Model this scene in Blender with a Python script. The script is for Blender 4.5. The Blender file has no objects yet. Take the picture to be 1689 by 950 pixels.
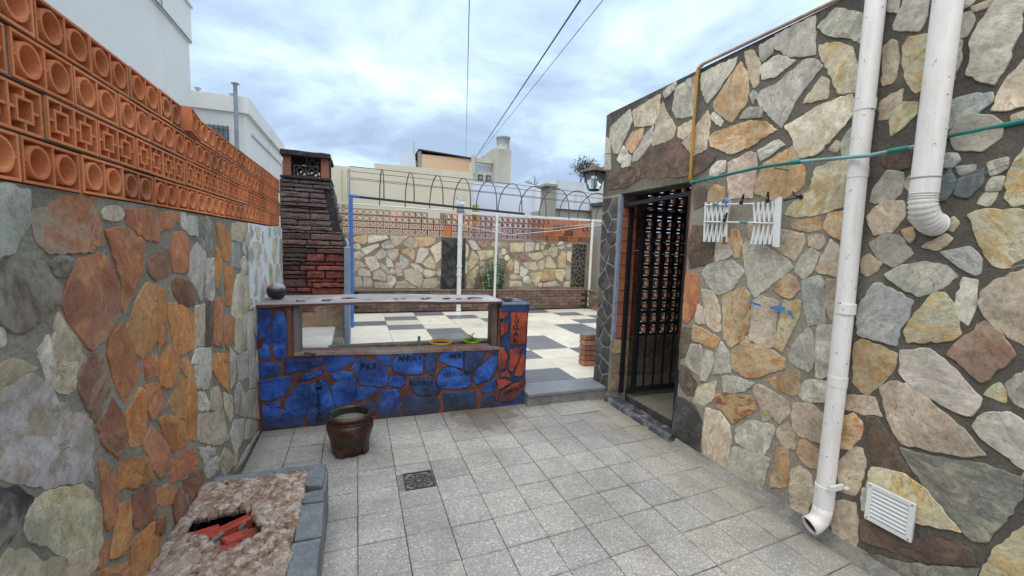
import bpy, bmesh, math, random
from math import pi, sin, cos, radians
from mathutils import Vector, Matrix, Euler, noise

scene = bpy.context.scene
COL = scene.collection
random.seed(7)

# ------------------------------------------------------------------ camera
cam_data = bpy.data.cameras.new("camera")
cam = bpy.data.objects.new("camera", cam_data)
COL.objects.link(cam)
yaw, pitch, roll = .353816, .0978246, .0333087
fwd = Vector((sin(yaw) * cos(pitch), cos(yaw) * cos(pitch), -sin(pitch)))
rgt0 = Vector((cos(yaw), -sin(yaw), 0)); up0 = rgt0.cross(fwd)
rgt = cos(roll) * rgt0 + sin(roll) * up0
upv = -sin(roll) * rgt0 + cos(roll) * up0
cam.matrix_world = Matrix(((rgt.x, upv.x, -fwd.x, 0), (rgt.y, upv.y, -fwd.y, 0), (rgt.z, upv.z, -fwd.z, 1.6), (0, 0, 0, 1)))
cam_data.sensor_width = 36
cam_data.lens = 36 * 695.16 / 1689
cam_data.clip_start = .05
cam_data.clip_end = 2000
scene.camera = cam

# ------------------------------------------------------------------ light
SUN_EL, SUN_AZ = radians(60), radians(230)
world = bpy.data.worlds.new("World"); scene.world = world; world.use_nodes = True
wn = world.node_tree; wn.nodes.clear()
def wnode(t, **k):
    n = wn.nodes.new(t)
    for a, v in k.items(): setattr(n, a, v)
    return n
w_out = wnode('ShaderNodeOutputWorld'); w_bg = wnode('ShaderNodeBackground'); w_bg.inputs[1].default_value = .1
w_sky = wnode('ShaderNodeTexSky', sky_type='NISHITA', sun_disc=False, sun_elevation=SUN_EL, sun_rotation=SUN_AZ)
w_tc = wnode('ShaderNodeTexCoord'); w_sep = wnode('ShaderNodeSeparateXYZ')
wn.links.new(w_tc.outputs['Generated'], w_sep.inputs[0])
w_add = wnode('ShaderNodeMath', operation='MAXIMUM'); w_add.inputs[1].default_value = 0.0
wn.links.new(w_sep.outputs[2], w_add.inputs[0])
w_add2 = wnode('ShaderNodeMath', operation='ADD'); w_add2.inputs[1].default_value = .28
wn.links.new(w_add.outputs[0], w_add2.inputs[0])
w_div = wnode('ShaderNodeVectorMath', operation='DIVIDE'); w_cmb = wnode('ShaderNodeCombineXYZ')
for i in range(3): wn.links.new(w_add2.outputs[0], w_cmb.inputs[i])
wn.links.new(w_tc.outputs['Generated'], w_div.inputs[0]); wn.links.new(w_cmb.outputs[0], w_div.inputs[1])
def wcloud(scale, off, detail, rough, dist):
    mp = wnode('ShaderNodeMapping'); mp.inputs['Location'].default_value = off
    n = wnode('ShaderNodeTexNoise'); n.inputs['Scale'].default_value = scale; n.inputs['Detail'].default_value = detail
    n.inputs['Roughness'].default_value = rough; n.inputs['Distortion'].default_value = dist
    wn.links.new(w_div.outputs[0], mp.inputs[0]); wn.links.new(mp.outputs[0], n.inputs['Vector'])
    return n
w_n1 = wcloud(1.7, (3.4, 1.2, 0), 7, .56, .35)
w_n2 = wcloud(2.3, (8.4, 5.2, 2), 5, .55, .2)
w_r1 = wnode('ShaderNodeValToRGB')
for p, c in ((.35, (1.95, 2.6, 3.5, 1)), (.44, (2.4, 3.15, 4.2, 1)), (.53, (3.1, 4.0, 5.0, 1)), (.66, (4.4, 5.0, 5.4, 1))):
    e = w_r1.color_ramp.elements.new(p); e.color = c
w_r1.color_ramp.elements.remove(w_r1.color_ramp.elements[0]); w_r1.color_ramp.elements.remove(w_r1.color_ramp.elements[-1])
w_hz = wnode('ShaderNodeMapRange'); w_hz.inputs[1].default_value = 0; w_hz.inputs[2].default_value = .75
w_hz.inputs[3].default_value = -.075; w_hz.inputs[4].default_value = .075
wn.links.new(w_sep.outputs[2], w_hz.inputs[0])
w_a3 = wnode('ShaderNodeMath', operation='ADD')
wn.links.new(w_n1.outputs[0], w_a3.inputs[0]); wn.links.new(w_hz.outputs[0], w_a3.inputs[1])
wn.links.new(w_a3.outputs[0], w_r1.inputs[0])
w_r2 = wnode('ShaderNodeValToRGB'); w_r2.color_ramp.elements[0].position = .60; w_r2.color_ramp.elements[1].position = .74
w_r2.color_ramp.elements[1].color = (.45, .45, .45, 1)
wn.links.new(w_n2.outputs[0], w_r2.inputs[0])
w_sk = wnode('ShaderNodeVectorMath', operation='SCALE'); w_sk.inputs[3].default_value = 1.1
wn.links.new(w_sky.outputs[0], w_sk.inputs[0])
w_mix = wnode('ShaderNodeMixRGB')
wn.links.new(w_r2.outputs[0], w_mix.inputs[0]); wn.links.new(w_r1.outputs[0], w_mix.inputs[1]); wn.links.new(w_sk.outputs[0], w_mix.inputs[2])
wn.links.new(w_mix.outputs[0], w_bg.inputs[0]); wn.links.new(w_bg.outputs[0], w_out.inputs[0])

sd = bpy.data.lights.new("sun", 'SUN'); sd.energy = 1.5; sd.angle = radians(85); sd.color = (1, .93, .84)
sun = bpy.data.objects.new("sun", sd); COL.objects.link(sun)
d = Vector((sin(SUN_AZ) * cos(SUN_EL), cos(SUN_AZ) * cos(SUN_EL), sin(SUN_EL)))
sun.rotation_euler = d.to_track_quat('Z', 'Y').to_euler()
vs = scene.view_settings; vs.view_transform = 'Standard'; vs.look = 'None'; vs.gamma = 1; vs.exposure = 1.25

# ------------------------------------------------------------------ materials
class MT:
    def __init__(s, name):
        s.m = bpy.data.materials.new(name); s.m.use_nodes = True; s.t = s.m.node_tree
        s.b = s.t.nodes['Principled BSDF']; s.b.inputs['Roughness'].default_value = .8
        s.geo = None
    def n(s, t, **k):
        o = s.t.nodes.new(t)
        for a, v in k.items(): setattr(o, a, v)
        return o
    def l(s, a, b): s.t.links.new(a, b)
    def pos(s):
        if not s.geo: s.geo = s.n('ShaderNodeNewGeometry').outputs['Position']
        return s.geo
    def noise(s, scale, detail=4, rough=.6, vec=None, dist=0):
        o = s.n('ShaderNodeTexNoise'); o.inputs['Scale'].default_value = scale; o.inputs['Detail'].default_value = detail
        o.inputs['Roughness'].default_value = rough; o.inputs['Distortion'].default_value = dist
        s.l(vec or s.pos(), o.inputs['Vector']); return o.outputs[0]
    def ramp(s, f, stops):
        r = s.n('ShaderNodeValToRGB'); cr = r.color_ramp
        while len(cr.elements) > 1: cr.elements.remove(cr.elements[-1])
        for i, (p, c) in enumerate(stops):
            e = cr.elements[0] if i == 0 else cr.elements.new(p)
            e.position = p
            if not isinstance(c, tuple): c = (c, c, c)
            e.color = (*c, 1)
        s.l(f, r.inputs[0]); return r.outputs[0]
    def mix(s, f, a, b, mode='MIX'):
        m = s.n('ShaderNodeMixRGB', blend_type=mode)
        for i, v in enumerate((f, a, b)):
            if isinstance(v, (int, float)): m.inputs[i].default_value = v if i == 0 else (v, v, v, 1)
            elif isinstance(v, tuple): m.inputs[i].default_value = (*v, 1)
            else: s.l(v, m.inputs[i])
        return m.outputs[0]
    def math(s, op, a, b=0.):
        m = s.n('ShaderNodeMath', operation=op)
        for i, v in enumerate((a, b)):
            if isinstance(v, (int, float)): m.inputs[i].default_value = v
            else: s.l(v, m.inputs[i])
        return m.outputs[0]
    def bump(s, h, strength=.5, dist=.01):
        b = s.n('ShaderNodeBump'); b.inputs['Strength'].default_value = strength; b.inputs['Distance'].default_value = dist
        s.l(h, b.inputs['Height']); s.l(b.outputs[0], s.b.inputs['Normal'])
    def color(s, c):
        if isinstance(c, tuple): s.b.inputs['Base Color'].default_value = (*c, 1)
        else: s.l(c, s.b.inputs['Base Color'])
        return s
    def rough(s, v):
        if isinstance(v, (int, float)): s.b.inputs['Roughness'].default_value = v
        else: s.l(v, s.b.inputs['Roughness'])
        return s

def plain(name, c, rough=.7, var=.25, scale=9, bump=.2, metal=0, bscale=60, dist=.004, dirt=None, dirt_at=.55, dscale=3):
    m = MT(name); n = m.noise(scale, 6, .65)
    col = m.mix(1, c, m.ramp(n, [(.3, 1 - var), (.7, 1 + var)]), 'MULTIPLY')
    if dirt: 
        dn = m.noise(dscale, 8, .7)
        col = m.mix(m.ramp(dn, [(dirt_at, 0.), (dirt_at + .13, 1.)]), col, dirt)
    m.color(col); m.rough(rough); m.b.inputs['Metallic'].default_value = metal
    if bump: m.bump(m.noise(bscale, 5, .65), bump, dist)
    return m.m

def objcol(m):  # per-object paint colour and a stain colour
    a = m.n('ShaderNodeAttribute', attribute_type='OBJECT', attribute_name='base_colour').outputs['Color']
    b = m.n('ShaderNodeAttribute', attribute_type='OBJECT', attribute_name='stain_colour').outputs['Color']
    r = m.n('ShaderNodeObjectInfo').outputs['Random']
    return a, b, r

def stone_material(name, rough=.85, bump=.55, streak=1.0, smear=False):
    m = MT(name); a, b, r = objcol(m)
    cx = m.n('ShaderNodeCombineXYZ')
    for i, k in enumerate((6.28, 3.9, 12.1)): m.l(m.math('MULTIPLY', r, k), cx.inputs[i])
    mp = m.n('ShaderNodeMapping'); m.l(m.pos(), mp.inputs['Vector']); m.l(cx.outputs[0], mp.inputs['Rotation'])
    off = m.n('ShaderNodeVectorMath', operation='SCALE'); m.l(cx.outputs[0], off.inputs[0]); off.inputs[3].default_value = 3
    m.l(off.outputs[0], mp.inputs['Location'])
    v = mp.outputs[0]
    st = m.n('ShaderNodeMapping'); m.l(v, st.inputs['Vector']); st.inputs['Scale'].default_value = (1, 1, 2.1)
    n1 = m.noise(3.2, 7, .62, v, .6)
    n2 = m.noise(7, 8, .68, st.outputs[0], .8)
    n3 = m.noise(48, 8, .78, v)
    n4 = m.noise(18, 6, .65, st.outputs[0])
    col = m.mix(m.ramp(n2, [(.47, 0.), (.58, .85 * streak)]), a, b)
    col = m.mix(1, col, m.ramp(n1, [(.3, .62), (.5, 1.02), (.7, 1.3)]), 'MULTIPLY')
    col = m.mix(1, col, m.ramp(n4, [(.3, .8), (.6, 1.1)]), 'MULTIPLY')
    col = m.mix(1, col, m.ramp(n3, [(.32, .58), (.46, .98), (.72, 1.25)]), 'MULTIPLY')
    grey = m.noise(2.1, 5, .6, v)
    col = m.mix(m.ramp(grey, [(.5, 0.), (.75, .35)]), col, (.36, .33, .27))
    m.color(col); m.rough(rough)
    if smear:
        sm = m.noise(3.1, 8, .68, None, .8)
        col = m.mix(m.ramp(sm, [(.50, 0.), (.60, .8)]), col, m.mix(1, (.33, .31, .25), m.ramp(n3, [(.3, .75), (.7, 1.2)]), 'MULTIPLY'))
    rid = m.noise(5.5, 6, .6, st.outputs[0], 1.2)
    crack = m.ramp(m.math('ABSOLUTE', m.math('SUBTRACT', rid, .5)), [(.0, .45), (.012, 1.)])
    col = m.mix(m.ramp(n1, [(.5, 0.), (.6, 1.)]), col, m.mix(1, col, crack, 'MULTIPLY'))
    m.color(col)
    h = m.math('ADD', m.math('MULTIPLY', n4, .8), m.math('MULTIPLY', n3, .9))
    h = m.math('ADD', h, m.math('MULTIPLY', n2, 1.2))
    m.bump(m.math('ADD', m.math('MULTIPLY', h, .8), m.math('MULTIPLY', crack, .5)), bump, .012)
    return m.m
M = {}
M['stone'] = stone_material('flagstone')
M['stone_flush'] = stone_material('flagstone_smeared', .9, .35, 1.0, True)
M['stone_smooth'] = stone_material('flagstone_worn', .7, .4, .8)

def mortar(name, c, dark, light, k=1.0):
    m = MT(name); n = m.noise(2.3, 8, .65); f = m.noise(70, 5, .7); g = m.noise(14, 6, .7)
    col = m.mix(m.ramp(n, [(.38, 0.), (.62, 1.)]), dark, c)
    col = m.mix(m.ramp(g, [(.52, 0.), (.74, .7)]), col, light)
    col = m.mix(1, col, m.ramp(f, [(.3, .75), (.7, 1.2)]), 'MULTIPLY')
    m.color(col); m.rough(.95); m.bump(m.math('ADD', f, m.math('MULTIPLY', g, 1.8)), .8 * k, .01)
    return m.m
def mortar_r():
    m = MT('dark_mortar'); n = m.noise(2.3, 8, .65); f = m.noise(70, 5, .7); g = m.noise(14, 6, .7)
    sx = m.n('ShaderNodeSeparateXYZ'); m.l(m.pos(), sx.inputs[0])
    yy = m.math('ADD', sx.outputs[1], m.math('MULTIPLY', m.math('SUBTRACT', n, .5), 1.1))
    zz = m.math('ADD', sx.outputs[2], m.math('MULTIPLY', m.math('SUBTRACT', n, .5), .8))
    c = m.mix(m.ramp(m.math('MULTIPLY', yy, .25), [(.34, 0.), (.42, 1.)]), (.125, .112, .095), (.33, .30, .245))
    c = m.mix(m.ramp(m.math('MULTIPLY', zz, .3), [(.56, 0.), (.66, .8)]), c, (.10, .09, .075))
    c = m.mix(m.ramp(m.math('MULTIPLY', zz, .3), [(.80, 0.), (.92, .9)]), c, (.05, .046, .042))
    c = m.mix(m.ramp(g, [(.5, 0.), (.74, .45)]), c, (.26, .23, .18))
    c = m.mix(1, c, m.ramp(f, [(.3, .75), (.7, 1.2)]), 'MULTIPLY')
    m.color(c); m.rough(.95); m.bump(m.math('ADD', f, m.math('MULTIPLY', g, 1.8)), .7, .01)
    return m.m
M['mortar_right'] = mortar_r()
M['mortar_left'] = mortar('grey_mortar', (.34, .315, .25), (.22, .205, .165), (.44, .40, .32))
M['mortar_back'] = mortar('sand_mortar', (.34, .28, .2), (.22, .17, .12), (.42, .36, .28))
M['mortar_light'] = mortar('pale_mortar', (.36, .35, .31), (.24, .23, .2), (.45, .44, .4))
M['mortar_rust'] = mortar('rust_painted_mortar', (.21, .075, .05), (.09, .035, .035), (.26, .15, .11), .9)
M['mortar_blue'] = mortar('blue_painted_mortar', (.03, .075, .24), (.025, .04, .1), (.06, .11, .28), .7)
M['concrete'] = mortar('concrete', (.3, .29, .26), (.17, .165, .15), (.42, .41, .38))
M['soot'] = mortar('sooty_mortar', (.05, .045, .045), (.02, .018, .018), (.13, .12, .115))
M['cement_dark'] = mortar('dark_cement', (.1, .1, .1), (.03, .03, .03), (.2, .19, .18))
M['white_joint'] = plain('white_joint_paint', (.72, .74, .75), .7, .12, 15, .3)

# terracotta
def terracotta(name, c1, c2, c3, dirt=(.1, .06, .05)):
    m = MT(name); r = m.n('ShaderNodeObjectInfo').outputs['Random']
    n = m.noise(6, 6, .6); f = m.noise(90, 4, .7)
    col = m.ramp(r, [(0, c1), (.5, c2), (1, c3)])
    col = m.mix(1, col, m.ramp(n, [(.3, .8), (.7, 1.2)]), 'MULTIPLY')
    col = m.mix(1, col, m.ramp(f, [(.3, .85), (.7, 1.12)]), 'MULTIPLY')
    d = m.noise(13, 7, .75)
    col = m.mix(m.ramp(d, [(.6, 0.), (.78, .6)]), col, dirt)
    m.color(col); m.rough(.82); m.bump(m.math('ADD', f, n), .35, .004)
    return m.m
M['terracotta'] = terracotta('terracotta', (.58, .18, .065), (.68, .225, .085), (.78, .29, .12), (.34, .16, .09))
M['terracotta_old'] = terracotta('weathered_terracotta', (.22, .06, .035), (.28, .09, .05), (.36, .13, .07), (.07, .045, .04))
M['terracotta_dark'] = terracotta('brown_terracotta', (.2, .075, .045), (.25, .095, .055), (.3, .12, .07))
M['terracotta_soot'] = terracotta('sooty_terracotta', (.02, .018, .018), (.035, .03, .03), (.06, .05, .045), (.14, .06, .03))
M['brick_red'] = terracotta('red_brick', (.42, .20, .12), (.30, .13, .09), (.48, .27, .18), (.2, .17, .15))
M['terracotta_stained'] = terracotta('stained_terracotta', (.46, .15, .065), (.54, .19, .08), (.6, .22, .1), (.2, .12, .08))
M['jamb_brick'] = terracotta('jamb_brick_paint', (.30, .10, .05), (.34, .12, .06), (.38, .14, .075), (.14, .07, .05))

# terrazzo floor tile
def terrazzo():
    m = MT('terrazzo'); r = m.n('ShaderNodeObjectInfo').outputs['Random']
    v = m.n('ShaderNodeTexVoronoi'); v.inputs['Scale'].default_value = 95; m.l(m.pos(), v.inputs['Vector'])
    sp = m.n('ShaderNodeSeparateColor'); m.l(v.outputs['Color'], sp.inputs[0])
    chip = m.ramp(sp.outputs[0], [(0., .2), (.3, .34), (.55, .5), (1., .78)])
    base = m.mix(m.ramp(v.outputs['Distance'], [(.25, 1.), (.55, 0.)]), (.4, .39, .36), chip)
    tone = m.ramp(r, [(0., (.80, .80, .80)), (.35, (.88, .88, .88)), (.7, (.93, .92, .90)), (1., (1.02, .99, .95))])
    col = m.mix(1, base, tone, 'MULTIPLY')
    n = m.noise(1.7, 8, .65); g = m.noise(9, 7, .7)
    col = m.mix(1, col, m.ramp(n, [(.32, .74), (.55, 1.), (.75, 1.1)]), 'MULTIPLY')
    col = m.mix(m.ramp(g, [(.58, 0.), (.8, .35)]), col, (.2, .17, .13))
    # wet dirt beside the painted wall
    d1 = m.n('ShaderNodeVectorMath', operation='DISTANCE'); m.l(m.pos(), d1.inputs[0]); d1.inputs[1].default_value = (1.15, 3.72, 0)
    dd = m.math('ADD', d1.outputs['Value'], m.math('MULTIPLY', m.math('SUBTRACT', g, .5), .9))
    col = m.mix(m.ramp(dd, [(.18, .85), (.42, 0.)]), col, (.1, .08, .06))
    # yellow grime in a band by the right wall
    sx = m.n('ShaderNodeSeparateXYZ'); m.l(m.pos(), sx.inputs[0])
    bx_ = m.math('ADD', sx.outputs[0], m.math('MULTIPLY', m.math('SUBTRACT', n, .5), .9))
    col = m.mix(m.ramp(bx_, [(.2, 0.), (.9, .0), (1., .0)]), col, (.3, .25, .15))
    band = m.math('SUBTRACT', bx_, 1.95)
    col = m.mix(m.ramp(band, [(.1, 0.), (.5, .45)]), col, (.33, .28, .19))
    to = m.n('ShaderNodeTexCoord').outputs['Object']; so = m.n('ShaderNodeSeparateXYZ'); m.l(to, so.inputs[0])
    e = m.math('MAXIMUM', m.math('ABSOLUTE', so.outputs[0]), m.math('ABSOLUTE', so.outputs[1]))
    e = m.math('ADD', e, m.math('MULTIPLY', m.math('SUBTRACT', g, .5), .05))
    gy = m.math('ADD', sx.outputs[1], m.math('MULTIPLY', m.math('SUBTRACT', n, .5), .35))  # contact shade put into the colour as grime along the wall bases
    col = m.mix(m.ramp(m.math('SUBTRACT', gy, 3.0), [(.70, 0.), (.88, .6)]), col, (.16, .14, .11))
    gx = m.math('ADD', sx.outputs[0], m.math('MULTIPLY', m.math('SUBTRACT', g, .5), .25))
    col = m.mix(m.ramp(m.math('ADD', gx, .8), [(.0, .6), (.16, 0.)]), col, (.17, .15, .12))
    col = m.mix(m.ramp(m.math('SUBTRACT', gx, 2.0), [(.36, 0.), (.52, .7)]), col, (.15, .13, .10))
    jm = m.ramp(m.noise(1.9, 6, .7), [(.42, .12), (.62, 1.)])
    col = m.mix(m.math('MULTIPLY', m.ramp(e, [(.113, 0.), (.134, .7)]), jm), col, (.13, .115, .095))
    st_ = m.noise(.9, 9, .75, None, 1.0)
    col = m.mix(m.ramp(st_, [(.47, 0.), (.62, .5)]), col, (.22, .205, .18))
    m.color(col); m.rough(.6); m.bump(v.outputs['Distance'], .12, .002)
    return m.m
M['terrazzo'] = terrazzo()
def ceramic(name, c, stain, at=.6):
    m = MT(name); n = m.noise(1.6, 8, .7); g = m.noise(6, 7, .7); r = m.n('ShaderNodeObjectInfo').outputs['Random']
    col = m.mix(1, c, m.ramp(r, [(0., .85), (1., 1.1)]), 'MULTIPLY')
    col = m.mix(m.ramp(n, [(at, 0.), (at + .2, .65)]), col, stain)
    col = m.mix(1, col, m.ramp(g, [(.3, .86), (.7, 1.05)]), 'MULTIPLY')
    m.color(col); m.rough(m.ramp(n, [(.3, .22), (.7, .5)])); return m.m
M['tile_cream'] = ceramic('cream_tile', (.72, .68, .57), (.56, .42, .22), .56)
M['tile_grey'] = ceramic('slate_grey_tile', (.17, .18, .205), (.3, .29, .27), .58)

def paint_wall(name, c, dirt, at, streak=True, rough=.75):
    m = MT(name); mp = m.n('ShaderNodeMapping'); mp.inputs['Scale'].default_value = (1, 1, .22); m.l(m.pos(), mp.inputs['Vector'])
    n = m.noise(1.3, 8, .7, mp.outputs[0]); f = m.noise(.35, 5, .6); g = m.noise(40, 4, .6)
    col = m.mix(m.ramp(n, [(at, 0.), (at + .25, .6)]), c, dirt)
    col = m.mix(1, col, m.ramp(f, [(.3, .93), (.7, 1.04)]), 'MULTIPLY')
    m.color(col); m.rough(rough); m.bump(m.math('ADD', g, n), .25, .01); return m.m
M['white_wall'] = paint_wall('white_wall', (.87, .85, .81), (.55, .55, .52), .58)
M['white_wall2'] = paint_wall('old_white_wall', (.66, .69, .72), (.30, .29, .26), .5)
M['cream_wall'] = paint_wall('cream_wall', (.62, .57, .44), (.42, .38, .28), .55)
M['peach_wall'] = paint_wall('peach_wall', (.62, .42, .26), (.4, .3, .2), .6)
M['tower_wall'] = paint_wall('stained_concrete_wall', (.44, .42, .34), (.16, .16, .13), .5)
M['pale_wall'] = paint_wall('pale_blue_white_wall', (.62, .67, .78), (.5, .52, .56), .62)
M['weathered_wall'] = paint_wall('weathered_wall', (.6, .64, .68), (.24, .23, .2), .46)
M['raw_wall'] = paint_wall('raw_concrete_wall', (.3, .28, .24), (.14, .13, .11), .5)
M['window_dark'] = plain('dark_window', (.05, .06, .07), .25, .2, 4, 0)
M['glass'] = plain('window_glass', (.2, .26, .3), .12, .15, 3, 0)
M['metal_grey'] = plain('galvanised_metal', (.3, .33, .36), .5, .2, 7, .1, .5)
M['iron_grey'] = plain('dark_iron', (.06, .065, .07), .5, .25, 20, .15, .3)
M['iron_black'] = plain('black_gate_paint', (.012, .014, .02), .42, .3, 20, .15, .1, dirt=(.07, .07, .08), dirt_at=.62, dscale=8)
M['white_post'] = plain('white_post_paint', (.68, .70, .70), .5, .1, 9, .15, 0, dirt=(.2, .14, .09), dirt_at=.60, dscale=11)
def pipe_mat():
    m = MT('white_pipe_paint'); mp = m.n('ShaderNodeMapping'); mp.inputs['Scale'].default_value = (1, 1, .12); m.l(m.pos(), mp.inputs['Vector'])
    s1 = m.noise(22, 6, .7, mp.outputs[0]); n = m.noise(3, 7, .7); f = m.noise(30, 6, .75); sx = m.n('ShaderNodeSeparateXYZ'); m.l(m.pos(), sx.inputs[0])
    col = m.mix(m.ramp(s1, [(.5, 0.), (.75, .55)]), (.82, .80, .78), (.52, .49, .43))
    col = m.mix(m.ramp(n, [(.5, 0.), (.7, .35)]), col, (.62, .57, .46))
    lowz = m.math('ADD', m.math('MULTIPLY', sx.outputs[2], .25), 0)
    thr = m.math('SUBTRACT', f, m.ramp(lowz, [(.0, -.045), (.35, .0)]))
    col = m.mix(m.ramp(f, [(.625, 0.), (.65, .9)]), col, (.13, .12, .12))
    m.color(col); m.rough(.48); m.bump(m.math('ADD', f, n), .15, .004); return m.m
M['white_pipe'] = pipe_mat()
_unused = plain('white_pipe_paint', (.80, .78, .77), .42, .06, 4, .12, 0, dirt=(.16, .16, .17), dirt_at=.60, dscale=22)
M['pipe_dark'] = plain('hollow_shade', (.02, .02, .02), .9, .1, 9, 0)  # near-black colour for the shade in hollow openings, also for burn marks
M['blue_post'] = plain('blue_post_paint', (.06, .17, .50), .5, .2, 14, .2, 0, dirt=(.3, .35, .42), dirt_at=.62, dscale=16)
M['blue_grey_paint'] = plain('blue_grey_paint', (.22, .28, .38), .7, .2, 14, .4, 0, dirt=(.12, .12, .13), dirt_at=.6, dscale=9)
M['green_pipe'] = plain('green_pipe', (.015, .19, .16), .35, .15, 12, .05)
M['pale_green_pipe'] = plain('faded_green_pipe', (.2, .36, .36), .4, .25, 12, .1)
M['yellow_pipe'] = plain('yellow_gas_pipe_paint', (.42, .22, .02), .5, .2, 14, .15)
M['rust_pipe'] = plain('weathered_gas_pipe_paint', (.38, .27, .17), .6, .3, 14, .2)
M['white_plastic'] = plain('white_plastic', (.76, .78, .78), .4, .06, 8, .03, 0, dirt=(.5, .5, .45), dirt_at=.66, dscale=12)
M['black_plastic'] = plain('black_plastic', (.012, .012, .014), .4, .1, 8, 0)
M['blue_plastic'] = plain('blue_knot', (.1, .28, .55), .6, .3, 60, .3)
M['teal_cloth'] = plain('teal_tape', (.1, .25, .26), .7, .3, 60, .3)
M['rust'] = plain('rust', (.25, .09, .03), .8, .4, 40, .5)
M['pot_yellow'] = plain('yellow_pot', (.8, .42, .02), .4, .1, 8, 0)
M['pot_green'] = plain('green_pot', (.25, .5, .03), .4, .1, 8, 0)
M['soil'] = plain('soil', (.05, .04, .03), .95, .4, 60, .8)
M['ash'] = mortar('white_ash', (.78, .78, .76), (.6, .6, .58), (.72, .72, .71))
M['plaster_broken'] = mortar('broken_beige_plaster', (.56, .41, .28), (.38, .26, .18), (.66, .58, .5), 1.6)
M['slate_rim'] = mortar('slate_rim', (.20, .225, .25), (.12, .14, .165), (.32, .31, .29), .6)
def wood(name, a, b, c, axis=(1.2, 14, 14)):
    m = MT(name); mp = m.n('ShaderNodeMapping'); mp.inputs['Scale'].default_value = axis; m.l(m.pos(), mp.inputs['Vector'])
    n = m.noise(2, 8, .65, mp.outputs[0]); g = m.noise(3.5, 6, .6)
    col = m.mix(m.ramp(n, [(.35, 0.), (.65, 1.)]), a, b); col = m.mix(m.ramp(g, [(.5, 0.), (.68, .8)]), col, c)
    m.color(col); m.rough(.55); m.bump(n, .5, .006); return m.m
M['wood_shelf'] = wood('worn_wooden_counter', (.20, .17, .17), (.36, .32, .33), (.48, .46, .48))
M['wood_edge'] = wood('rotten_wood_edge', (.13, .05, .035), (.2, .09, .06), (.08, .05, .045), (1.2, 10, 30))
M['wood_post'] = wood('brown_wooden_post', (.09, .055, .045), (.16, .095, .075), (.2, .17, .17), (14, 14, 1.2))
M['wood_grey'] = wood('grey_wooden_post', (.14, .12, .12), (.22, .19, .19), (.2, .2, .25), (14, 14, 1.2))
def bronze():
    m = MT('bronze_glaze'); n = m.noise(7, 8, .7); f = m.noise(45, 5, .7); g = m.noise(3, 4, .5)
    col = m.ramp(n, [(.3, (.018, .012, .01)), (.5, (.06, .028, .018)), (.66, (.13, .055, .03)), (.8, (.2, .12, .08))])
    col = m.mix(m.ramp(g, [(.62, 0.), (.75, .6)]), col, (.08, .13, .1))
    m.color(col); m.rough(m.ramp(f, [(.3, .25), (.7, .55)])); m.b.inputs['Metallic'].default_value = .35
    m.bump(m.math('ADD', n, f), .35, .006); return m.m
M['bronze'] = bronze()
M['bowl_inside'] = plain('verdigris_bowl_inside', (.13, .17, .15), .5, .4, 14, .4, 0, dirt=(.06, .05, .04), dirt_at=.5, dscale=9)
M['paint_black'] = plain('black_brush_paint', (.006, .006, .012), .7, .2, 20, 0)
M['paint_blue_smear'] = plain('blue_smear_paint', (.07, .2, .55), .7, .3, 60, 0)
def painted_stone(name, rough=.5):
    m = MT(name); a, b, r = objcol(m)
    n = m.noise(8, 8, .7, None, .7); f = m.noise(50, 6, .7); g = m.noise(4.5, 6, .65)
    col = m.mix(m.ramp(n, [(.42, 0.), (.64, .85)]), a, b)
    col = m.mix(1, col, m.ramp(g, [(.32, .3), (.5, .9), (.72, 1.5)]), 'MULTIPLY')
    w1 = m.noise(26, 7, .72, None, 1.5)
    col = m.mix(m.ramp(m.math('ABSOLUTE', m.math('SUBTRACT', w1, .5)), [(.0, .55), (.02, 0.)]), col, (.008, .012, .03))
    col = m.mix(m.ramp(f, [(.6, 0.), (.74, .45)]), col, (.16, .24, .42))
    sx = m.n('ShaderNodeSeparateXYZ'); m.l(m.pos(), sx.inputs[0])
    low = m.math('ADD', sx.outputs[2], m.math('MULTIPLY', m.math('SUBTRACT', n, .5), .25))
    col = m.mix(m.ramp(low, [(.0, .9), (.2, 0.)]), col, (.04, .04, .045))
    m.color(col); m.rough(rough); m.bump(m.math('ADD', m.math('MULTIPLY', n, 1.6), f), .55, .01); return m.m
M['painted_stone'] = painted_stone('painted_stone')
def rubble():
    m = MT('broken_mosaic_bed'); v = m.n('ShaderNodeTexVoronoi'); v.inputs['Scale'].default_value = 42; m.l(m.pos(), v.inputs['Vector'])
    sp = m.n('ShaderNodeSeparateColor'); m.l(v.outputs['Color'], sp.inputs[0])
    n = m.noise(5, 8, .7); f = m.noise(30, 8, .75)
    col = m.ramp(m.noise(16, 9, .8), [(.32, (.09, .05, .035)), (.44, (.30, .18, .12)), (.52, (.44, .33, .26)), (.6, (.7, .66, .6)), (.7, (.38, .2, .12))])
    chip = m.ramp(sp.outputs[1], [(0., (.28, .11, .05)), (.4, (.38, .2, .15)), (.7, (.55, .46, .4)), (1., (.7, .68, .65))])
    col = m.mix(m.math('MULTIPLY', m.ramp(v.outputs['Distance'], [(.3, .8), (.5, 0.)]), m.ramp(sp.outputs[0], [(.45, 0.), (.55, 1.)])), col, chip)
    sx = m.n('ShaderNodeSeparateXYZ'); m.l(m.pos(), sx.inputs[0])
    nearw = m.math('ADD', sx.outputs[1], m.math('MULTIPLY', m.math('SUBTRACT', n, .5), 1.2))
    col = m.mix(m.ramp(nearw, [(1.7, .5), (2.2, 0.)]) if False else m.ramp(n, [(.5, 0.), (.68, .6)]), col, m.mix(f, (.36, .26, .2), (.74, .72, .68)))
    m.color(col); m.rough(.85); m.bump(m.math('ADD', f, m.math('MULTIPLY', v.outputs['Distance'], -.6)), 1., .02); return m.m
M['rubble'] = rubble()
M['shell'] = MT('shell_chip').m
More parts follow.
